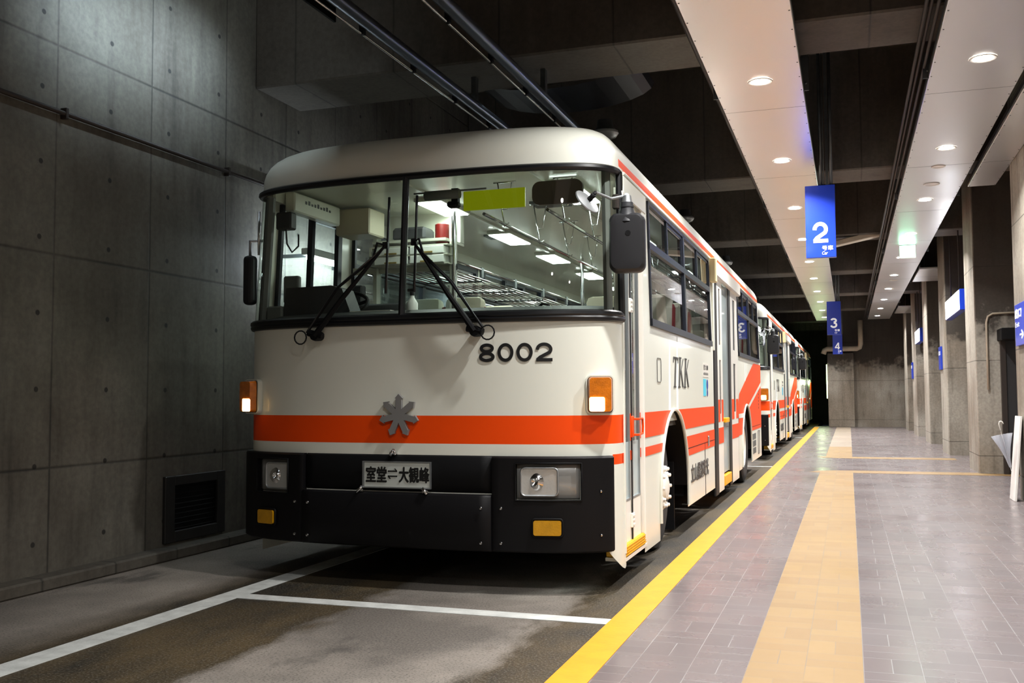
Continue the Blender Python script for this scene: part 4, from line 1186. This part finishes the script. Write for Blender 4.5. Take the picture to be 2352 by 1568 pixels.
    # door posts
    for (a, c) in ((y0-.028, y0+.004), (y1-.004, y1+.018)):
        bm = nb(); box(bm, HW-.05, HW+.008, a, c, SK-.02, 2.42, bev=.006); meshobj('door_post', bm, WHITE if a > .6 else CREAM, fd)
    # front lower corner plate under the door post
    bm = nb(); n_ = 8; A = []
    for k in range(n_+1):
        s_ = .76+.24*k/n_; zb_ = .27-.15*(k/n_)**.7
        A.append([bm.verts.new(fpt(s_, z, .003)) for z in (zb_, .32, .44)])
    B = [bm.verts.new((HW+.003, .43, z)) for z in (.13, .32, .44)]; A.append(B)
    for k in range(n_+1):
        for j_ in range(2): f = bm.faces.new((A[k][j_], A[k+1][j_], A[k+1][j_+1], A[k][j_+1])); f.smooth = True
    meshobj('corner_plate', bm, CREAM, bus)
    bm = nb(); box(bm, HW-.002, HW+.01, y0+.02, y1+.12, 2.375, 2.50, bev=.01); meshobj('door_header', bm, CREAM, bus)

    # ---------------- side windows
    def window(side, ya, yb, name='side_window'):
        wn = empty(name, (0,0,0), bus)
        def P(y, z, o_): return defo((side*(HW+o_), y, z))
        bm = nb(); f = .032; zm = 2.20
        def bar(a, c, d_, e, dp=.014):
            vs = [P(a, d_, -.03), P(c, d_, -.03), P(c, e, -.03), P(a, e, -.03), P(a, d_, dp), P(c, d_, dp), P(c, e, dp), P(a, e, dp)]
            vv = [bm.verts.new(q) for q in vs]
            for q in ((4,5,6,7), (3,2,1,0), (0,1,5,4), (1,2,6,5), (2,3,7,6), (3,0,4,7)): bm.faces.new([vv[i] for i in q])
        bar(ya, ya+f, WZ0, WZ1); bar(yb-f, yb, WZ0, WZ1); bar(ya, yb, WZ0, WZ0+.05, .02); bar(ya, yb, WZ1-.025, WZ1)
        ymid_ = (ya+yb)/2
        if name == 'driver_window':
            zm = WZ0+.12; bar(ymid_-.02, ymid_+.02, WZ0, WZ1, .01)
        bar(ya, yb, zm-.03, zm+.02, .016)
        bar(ymid_-.018, ymid_+.018, zm, WZ1, .01); bar(ymid_+.03, yb-f, WZ1-.05, WZ1-.02, .004); bar(yb-.06, yb-f, zm, WZ1, .006)
        bmesh.ops.recalc_face_normals(bm, faces=bm.faces[:])
        fr = meshobj('frame', bm, BRONZE, wn)
        for (a, c, d_, e) in ((ya+f, yb-f, WZ0+.05, zm-.03), (ya+f, ymid_-.018, zm+.02, WZ1-.025), (ymid_+.018, yb-f, zm+.02, WZ1-.025)):
            bm = nb(); vv = [bm.verts.new(P(y, z, 0)) for y, z in ((a, d_), (c, d_), (c, e), (a, e))]; bm.faces.new(vv if side > 0 else vv[::-1])
            meshobj('glass_pane', bm, GLASSD if side > 0 else GLASSW, wn)
    for (a, c) in WINR: window(1, a, c)
    for (a, c) in WINL: window(-1, a, c, 'driver_window' if a < 1 else 'side_window')

    # ---------------- middle door
    md = empty('middle_door', (0,0,0), bus); X = HW-.02
    bm = nb(); box(bm, X-.01, X+.03, 4.62, 4.70, 1.6, 2.40, bev=.004); meshobj('door_pillar', bm, CREAM, md)
    for (a, c) in ((4.72, 4.97), (6.01, 6.22)):
        bm = nb(); box(bm, X-.01, X+.02, a, c, .12, 2.40, bev=.01); meshobj('rubber_edge', bm, mat('dark_rubber', rgb(30,28,28), .6), md)
    def mleaf(a, c):
        bm = nb(); xx = X+.012; ym = (a+c)/2; g = (c-a)*.16
        box(bm, xx-.01, xx+.01, a, ym-g, .14, 2.38); box(bm, xx-.01, xx+.01, ym+g, c, .14, 2.38)
        for d_, e in ((.14, .95), (1.52, 1.68), (2.28, 2.38)): box(bm, xx-.01, xx+.01, ym-g, ym+g, d_, e)
        l = meshobj('door_leaf', bm, WHITE, md)
        bm = nb()
        for d_, e in ((.95, 1.52), (1.68, 2.28)): box(bm, xx-.004, xx+.002, ym-g, ym+g, d_, e)
        meshobj('glass_slot', bm, INTD, l)
        bm = nb()
        for yy0, yy1 in ((a, c),):
            box(bm, xx+.0105, xx+.013, yy0, ym-g, .868, 1.10); box(bm, xx+.0105, xx+.013, ym+g, yy1, .868, 1.10); box(bm, xx+.0105, xx+.013, yy0, yy1, .64, .805)
        meshobj('orange_band', bm, ORANGE, l)
    mleaf(4.96, 5.38); mleaf(6.21, 6.90)
    bm = nb(); box(bm, X-.006, X, 5.40, 6.02, .30, 2.38); meshobj('glass_pane', bm, mat('pale_door_glass', rgb(168,184,184), .25, coat=.5), md)
    bm = nb(); box(bm, X-.02, X+.01, 5.40, 5.44, .30, 2.38); box(bm, X-.02, X+.01, 5.98, 6.02, .30, 2.38); box(bm, X-.02, X+.01, 5.40, 6.02, .80, .84); meshobj('glass_trim', bm, ALU, md)
    bm = nb(); box(bm, X-.3, X+.03, 5.38, 6.03, .17, .28, bev=.006); meshobj('yellow_step', bm, YELLOW, md)
    bm = nb(); box(bm, X, X+.05, 5.42, 5.72, .85, .9, bev=.004); meshobj('yellow_handle', bm, YELLOW, md)
    bm = nb(); box(bm, HW-.01, HW+.045, 4.60, 6.95, 2.36, 2.515, bev=.012); meshobj('door_header', bm, WHITE, md)
    bm = nb(); box(bm, HW-.01, HW+.055, 4.50, 4.62, 2.28, 2.525, bev=.01); meshobj('header_cap', bm, mat('beige_cap', rgb(222,206,158), .5), md)

    # ---------------- wheels
    def wheel(x, y, side, front):
        wh = empty('wheel', (side*x, y, .465), bus)
        bm = nb(); s = side
        lathe(bm, [(-.22*s, .30), (-.22*s, .42), (-.19*s, .455), (-.05*s, .463), (-.015*s, .45), (0, .42), (.004*s, .34), (-.005*s, .27), (-.03*s, .255)], (0,0,0), 'x', 40); meshobj('tyre', bm, TYRE, wh, True)
        bm = nb()
        if front: lathe(bm, [(-.03*s, .26), (-.012*s, .25), (-.012*s, .235), (-.03*s, .22), (.0*s, .185), (.03*s, .17), (.035*s, .10), (.065*s, .085), (.075*s, .05), (.075*s, .001)], (0,0,0), 'x', 32)
        else: lathe(bm, [(-.03*s, .26), (-.01*s, .25), (-.02*s, .24), (-.10*s, .21), (-.13*s, .15), (-.06*s, .12), (-.02*s, .10), (-.01*s, .05), (-.01*s, .001)], (0,0,0), 'x', 32)
        meshobj('rim', bm, WHITE, wh, True)
        for k in range(10):
            bm = nb(); a = 2*PI*k/10; rr = .140 if front else .165; hx = .045 if front else -.09
            lathe(bm, [(hx*s-.03*s, .022), (hx*s+.008*s, .022), (hx*s+.012*s, .014), (hx*s+.028*s, .012), (hx*s+.032*s, .001)], (0, rr*math.cos(a), rr*math.sin(a)), 'x', 8)
            meshobj('wheel_nut', bm, WHITE, wh, True)
    for side in (1, -1):
        wheel(1.175, 1.94, side, True); wheel(1.22, 7.92, side, False)
    bm = nb(); box(bm, .80, 1.16, 2.70, 2.72, .05, .60); meshobj('mud_flap', bm, BLACKM, bus)
    bm = nb(); box(bm, -1.16, -.80, 2.70, 2.72, .05, .60); meshobj('mud_flap', bm, BLACKM, bus)
    # underbody
    bm = nb()
    box(bm, -.83, .83, .35, BL-.1, .30, .62); box(bm, -1.2, 1.2, 2.95, 4.55, .30, .62); box(bm, -1.2, 1.1, 4.6, 7.2, .34, .62); box(bm, -1.2, 1.2, 8.6, 10.2, .30, .62); box(bm, -1.1, 1.1, .60, 1.55, .30, .62)
    meshobj('underbody', bm, BLACKM, bus)
    bm = nb()
    tube(bm, [(-.98, 1.94, .465), (.98, 1.94, .465)], .05, 8); tube(bm, [(-.98, 7.92, .465), (.98, 7.92, .465)], .08, 8); meshobj('axle', bm, BLACKM, bus)

    # ---------------- interior
    FLZ = .95
    bm = nb(); box(bm, -1.2, 1.2, 1.6, BL-.12, FLZ-.04, FLZ); box(bm, -1.18, .5, .45, 1.6, 1.0, 1.04); meshobj('bus_floor', bm, FLOORB, bus)
    bm = nb(); box(bm, -1.17, 1.17, .40, BL-.2, 2.60, 2.615, bev=.003)
    box(bm, -1.19, -1.17, .40, BL-.2, 2.50, 2.615); box(bm, 1.17, 1.19, .40, BL-.2, 2.50, 2.615)
    for x in (-.30, .60): box(bm, x, x+.03, .5, BL-.3, 2.585, 2.60)
    meshobj('ceiling_lining', bm, INTCEIL, bus)
    bm = nb()
    for side in (1, -1):
        box(bm, side*1.20-.02, side*1.20+.02, 1.1 if side > 0 else .45, 4.5 if side > 0 else BL-.2, FLZ-.0, 1.62)
    box(bm, -1.2, 1.2, BL-.2, BL-.16, FLZ, 1.7); box(bm, -.35, .35, BL-.2, BL-.16, 1.7, 2.5); box(bm, 1.18, 1.22, 7.0, BL-.2, FLZ, 1.62)
    meshobj('wall_lining', bm, INT, bus)
    lamps = [(-.34, 1.12, .55), (-.34, 2.66, .6), (-.34, 4.05, .6), (-.34, 5.6, .6), (-.34, 7.2, .6), (-.34, 8.8, .6), (.74, .91, .65), (.74, 3.2, .6), (.74, 5.8, .6), (.74, 8.2, .6)]
    for (x, y, ln) in lamps:
        cl = empty('ceiling_lamp', (x, y+ln/2, 2.57), bus)
        bm = nb(); box(bm, -.11, .11, -ln/2-.02, ln/2+.02, 0, .035, bev=.005); meshobj('housing', bm, INT, cl)
        bm = nb(); box(bm, -.095, .095, -ln/2, ln/2, -.008, 0); meshobj('diffuser', bm, LPANEL, cl)
    bm = nb()
    for (x, y) in ((.45, 1.6), (.45, 4.4), (-.4, 2.9)): box(bm, x-.14, x+.14, y-.1, y+.1, 2.58, 2.603, bev=.004)
    meshobj('air_grille', bm, INTG, bus)
    # hand rails with hangers
    for x in (.80, .38):
        hr = empty('hand_rail', (x, 0, 0), bus)
        bm = nb(); tube(bm, [(0, .35, 2.30), (0, 4.5, 2.30), (0, 9.8, 2.30)], .011, 8); meshobj('rail', bm, CHROME, hr)
        for k in range(12):
            y = .75+.8*k; bm = nb()
            tube(bm, [(-.05, y, 2.58), (-.02, y, 2.40), (0, y, 2.285), (.03, y, 2.31)], .005, 6); tube(bm, [(.05, y, 2.58), (.02, y, 2.40), (-.02, y, 2.40)], .004, 6); tube(bm, [(-.08, y, 2.585), (.08, y, 2.585)], .006, 6)
            meshobj('hanger', bm, CHROME, hr)
    # luggage racks
    for side in (-1, 1):
        lr = empty('luggage_rack', (0,0,0), bus)
        ya, yb = (1.9, 9.8) if side < 0 else (3.2, 9.8)
        if side < 0:
            xs = [-1.17+.062*k for k in range(10)]
        else: xs = [1.17-.055*k for k in range(7)]
        bm = nb()
        for x in xs: tube(bm, [(x, ya, 2.215), (x, yb, 2.215)], .007, 6)
        xe = xs[-1]; tube(bm, [(xe, ya, 2.30), (xe, yb, 2.30)], .010, 6)
        meshobj('rack_rail', bm, CHROME, lr)
        y = ya+.1
        while y < yb:
            bm = nb(); tube(bm, [(xs[0], y, 2.32), (xs[0], y, 2.20), (xe, y, 2.195), (xe, y, 2.31)], .009, 6); box(bm, xe-.01, xe+.01, y-.03, y+.03, 2.23, 2.32)
            meshobj('rack_bracket', bm, STEEL, lr); y += .95
    # poles
    for (x, y) in ((-.28, 1.46), (.55, 4.6), (-.1, 4.6)):
        bm = nb(); tube(bm, [(x, y, FLZ), (x, y, 2.6)], .017, 10); meshobj('grab_pole', bm, CHROME, bus, True)
    # seats
    def seat(x, y, w_=.78):
        st = empty('passenger_seat', (x, y, FLZ), bus)
        bm = nb(); box(bm, -w_/2, w_/2, 0, .42, .28, .42, bev=.04, seg=2); meshobj('cushion', bm, SEAT, st, True)
        bm = nb(); rt = Matrix.Rotation(R(-10), 3, 'X'); box(bm, -w_/2, w_/2, .40, .50, .38, .98, bev=.04, seg=2, rot=rt); meshobj('backrest', bm, SEAT, st, True)
        for s in (-1, 1):
            bm = nb(); box(bm, s*w_/4-w_/4+.02, s*w_/4+w_/4-.02, .385, .535, .72, 1.05, bev=.05, seg=2, rot=rt); meshobj('seat_cover', bm, COVER, st, True)
        bm = nb(); 
        for s in (-1, 1): tube(bm, [(s*w_/3, .2, 0), (s*w_/3, .2, .3)], .02, 6)
        meshobj('leg', bm, INTG, st)
    for y in (2.35, 3.2, 7.2, 8.0, 8.8): seat(.78, y)
    for y in (2.0, 2.85, 3.7, 4.55, 5.4, 6.25, 7.1, 7.95, 8.8): seat(-.78, y)
    # driver's place
    ds = empty('driver_seat', (-.80, .95, 1.04), bus)
    bm = nb(); box(bm, -.24, .24, -.02, .40, .25, .37, bev=.04, seg=2); meshobj('cushion', bm, INTD, ds, True)
    bm = nb(); box(bm, -.24, .24, .36, .46, .35, .82, bev=.05, seg=2); meshobj('backrest', bm, INTD, ds, True)
    bm = nb(); box(bm, -.12, .12, .1, .3, 0, .26); meshobj('pedestal', bm, INTG, ds)
    db = empty('dashboard', (0,0,0), bus)
    bm = nb(); n = 24; A = []
    prof = [(.0, 1.2), (.0, 1.66), (.12, 1.69), (.30, 1.66), (.42, 1.55), (.42, 1.2)]
    for s in s_list(-.9, .9, n):
        p = fpt(s, 1.6); A.append([bm.verts.new((p.x*.96, p.y+.05+dy, z)) for dy, z in prof])
    for i in range(n):
        for j in range(len(prof)-1): f = bm.faces.new((A[i][j], A[i][j+1], A[i+1][j+1], A[i+1][j]))
    bmesh.ops.recalc_face_normals(bm, faces=bm.faces[:]); meshobj('dash_top', bm, INTD, db)
    bm = nb(); prism(bm, [(-1.05, 1.66), (-.52, 1.66), (-.60, 1.86), (-.68, 1.885), (-1.02, 1.88)], lambda u, v_, w_: Vector((u, .30+w_, v_)), .16); meshobj('instrument_binnacle', bm, INTD, db)
    bm = nb(); box(bm, -1.16, -1.04, .28, .42, 1.66, 1.76, bev=.01); box(bm, -1.17, -1.05, .5, .55, 1.80, 1.99, bev=.01); meshobj('control_box', bm, INTG, db)
    bm = nb(); tube(bm, [Vector((-.80+.22*math.cos(a), .62+.20*math.sin(a)*.55, 1.78+.20*math.sin(a)*.5)) for a in [2*PI*k/24 for k in range(24)]], .014, 8, closed=True)
    for a in (.3, PI-.3, -PI/2): tube(bm, [(-.80, .60, 1.74), (-.80+.22*math.cos(a), .62+.11*math.sin(a), 1.78+.10*math.sin(a))], .012, 6)
    meshobj('steering_wheel', bm, BLACKM, db, True)
    pt = empty('driver_partition', (0,0,0), bus)
    bm = nb(); box(bm, -1.18, -.30, 1.55, 1.58, 1.04, 1.62); box(bm, -1.18, -.30, 1.54, 1.58, 2.12, 2.17); box(bm, -.33, -.30, 1.5, 1.58, 1.04, 2.6); box(bm, -.98, -.95, 1.5, 1.58, 1.04, 2.6); meshobj('panel', bm, INT, pt)
    bm = nb(); box(bm, -.95, -.33, 1.56, 1.563, 1.62, 2.12); meshobj('glass_pane', bm, GLASSW, pt)
    bm = nb(); box(bm, -.95, -.33, 1.72, 1.80, 2.36, 2.6); box(bm, -.95, -.33, 1.42, 1.80, 2.335, 2.355); meshobj('shelf', bm, INT, pt)
    for (x, z) in ((-.78, 2.235), (-.48, 2.235), (-.78, 2.165), (-.48, 2.165)):
        dr = simple_box('drawer', x-.14, x+.14, 1.40, 1.55, z+.0, z+.06, mat('drawer_white', rgb(205,206,200), .5), pt, .004)
        simple_box('handle', x-.05, x+.05, 1.392, 1.40, z+.006, z+.018, mat('brass_label', rgb(130,110,60), .5), dr)
    bm = nb(); box(bm, -.97, -.31, 1.41, 1.56, 2.155, 2.165); box(bm, -.97, -.31, 1.41, 1.56, 2.225, 2.235); box(bm, -.97, -.31, 1.41, 1.56, 2.298, 2.308); box(bm, -.97, -.95, 1.41, 1.56, 2.155, 2.30); meshobj('drawer_cabinet', bm, INT, pt)
    bm = nb(); box(bm, -.80, -.52, 1.46, 1.66, 2.357, 2.46, bev=.02); meshobj('dark_bag', bm, INTD, pt)
    bm = nb(); tube(bm, [(-.40, 1.52, 2.315), (-.40, 1.52, 2.47), (-.40, 1.52, 2.48)], [.055, .055, .03], 16); meshobj('red_canister', bm, REDM, pt, True)
    bm = nb(); box(bm, -1.16, -1.08, .50, 1.15, 2.44, 2.58, bev=.01); meshobj('side_equipment_panel', bm, INT, pt)
    bm = nb()
    for k in range(9): box(bm, -1.081, -1.078, .64+.042*k, .664+.042*k, 2.515, 2.515+(.022, .03, .016)[k % 3])
    meshobj('dark_marks', bm, BLKTXT, pt)
    bm = nb(); box(bm, -1.15, -.86, 1.20, 1.46, 2.38, 2.58, bev=.01); meshobj('beige_box', bm, mat('beige_box_paint', rgb(190,182,160), .5), pt)
    bm = nb(); box(bm, -1.17, -1.05, .40, .48, 2.30, 2.42, bev=.01); tube(bm, [(-1.10, .42, 2.32), (-1.09, .42, 2.2), (-1.05, .42, 2.14), (-1.0, .42, 2.18), (-1.0, .42, 2.26)], .006, 6); meshobj('microphone_set', bm, INTD, pt)
    bm = nb(); box(bm, -1.16, -1.04, 1.42, 1.50, 1.86, 2.02, bev=.01); meshobj('dark_box', bm, INTD, pt)
    # yellow green roller sign, interior mirror, sun blind, small camera
    bm = nb(); box(bm, .20, .62, .45, .47, 2.35, 2.475, bev=.003); meshobj('yellow_green_card', bm, GREENY, bus)
    im = empty('interior_mirror', (0,0,0), bus)
    bm = nb(); prism(bm, [(u+.83, v_+2.43) for u, v_ in rrect(.33, .15, .05, 5)], lambda u, v_, w_: Vector((u, .46+w_, v_)), .035); meshobj('mirror_housing', bm, mat('mirror_brown', rgb(84,76,68), .4), im)
    bm = nb(); tube(bm, [(.83, .48, 2.45), (.83, .55, 2.51)], .01, 6); meshobj('mirror_arm', bm, CHROME, im)
    bm = nb(); tube(bm, [(-.02, .34, 2.44), (.22, .34, 2.44)], .03, 10); tube(bm, [(-.1, .34, 2.46), (.40, .34, 2.46)], .006, 6); meshobj('sun_blind', bm, INTG, bus)
    bm = nb(); box(bm, .12, .165, .44, .48, 2.40, 2.50); box(bm, .10, .18, .40, .47, 2.37, 2.41, bev=.012); meshobj('dash_camera', bm, BLACKM, bus)
    bm = nb(); box(bm, .33, .62, .50, .56, 1.62, 1.72, bev=.04, seg=2); meshobj('folded_cover', bm, COVER, bus)
    bm = nb(); tube(bm, [(0.66, .55, 1.70), (.70, .55, 1.735), (.74, .55, 1.73), (.76, .55, 1.68)], .010, 6); meshobj('black_loop', bm, BLACKM, bus)
    # roof trolley poles
    tp = empty('trolley_pole_base', (0, 0, 0), bus)
    bm = nb(); box(bm, -.45, .45, 4.2, 6.6, 2.79, 2.90, bev=.03); meshobj('base', bm, INTG, tp)
    for x, xt in ((-.18, -.30), (.18, .29)):
        bm = nb(); tube(bm, [(x, 4.6, 2.92), (xt, 9.9, 3.38)], .014, 6); meshobj('pole', bm, DPIPE, tp)
    return bus

BX, BY = -2.54, 5.44
bus1 = build_bus()
bus1.location = (BX, BY, 0)
tag(bus1, 'nearest cream and orange bus with black bumper and number 8002', 'bus', 'cream and orange buses parked in a row')
for (x, y, lb) in ((BX-.05, 17.75, 'second cream and orange bus, parked behind the nearest one'), (BX-.06, 29.3, 'farthest cream and orange bus at the end of the row')):
    c = copy_tree(bus1, None, skip=('fleet_number', 'passenger_seat', 'driver_partition'))
    c.location = (x, y, 0); c['label'] = lb

r = empty('tunnel_wall_lamp', (-.74, 38.2, 1.0)); tag(r, 'greenish lit lamp on the tunnel wall beyond the far concrete pier', 'lamp')
b = nb(); box(b, 0, .08, -.06, .06, -.03, 1.3, bev=.01); meshobj('housing', b, DTRIM, r)
b = nb(); tube(b, [(-.02, 0, 0), (-.02, 0, 1.25)], .018, 8); meshobj('lamp_tube', b, mat('green_tube', rgb(230,255,210), .5, emit=(.75, 1, .5, 1), es=1.3), r)
ld = bpy.data.lights.new('green_lamp', 'POINT'); ld.energy = 8; ld.color = (.72, 1, .5); ld.shadow_soft_size = .1
lo = bpy.data.objects.new('green_lamp', ld); C.objects.link(lo); lo.location = (-.25, 0, .6); lo.parent = r
# loose things on the dashboard of the nearest bus
bt = empty('spray_bottle', (BX-.075, BY+.26, 1.69)); tag(bt, 'white plastic bottle with black cap behind the windshield', 'bottle')
b = nb(); lathe(b, [(0, .001), (0, .036), (.05, .037), (.075, .022), (.09, .014), (.105, .014)], (0,0,0), 'z', 18); meshobj('bottle_body', b, mat('bottle_white', rgb(222,226,220), .4), bt, True)
b = nb(); lathe(b, [(.10, .016), (.125, .016), (.125, .001)], (0,0,0), 'z', 12); tube(b, [(-.03, 0, .135), (.02, 0, .138)], .01, 6); meshobj('cap', b, BLACKM, bt)
b = nb(); box(b, -.19, .10, -.10, .12, 0, .004)
ppx = meshobj('paper_sheet', b, mat('paper', rgb(216,216,208), .7)); ppx.location = (BX-.30, BY+.30, 1.695)
tag(ppx, 'white paper sheet lying on the dashboard of the nearest bus', 'paper')
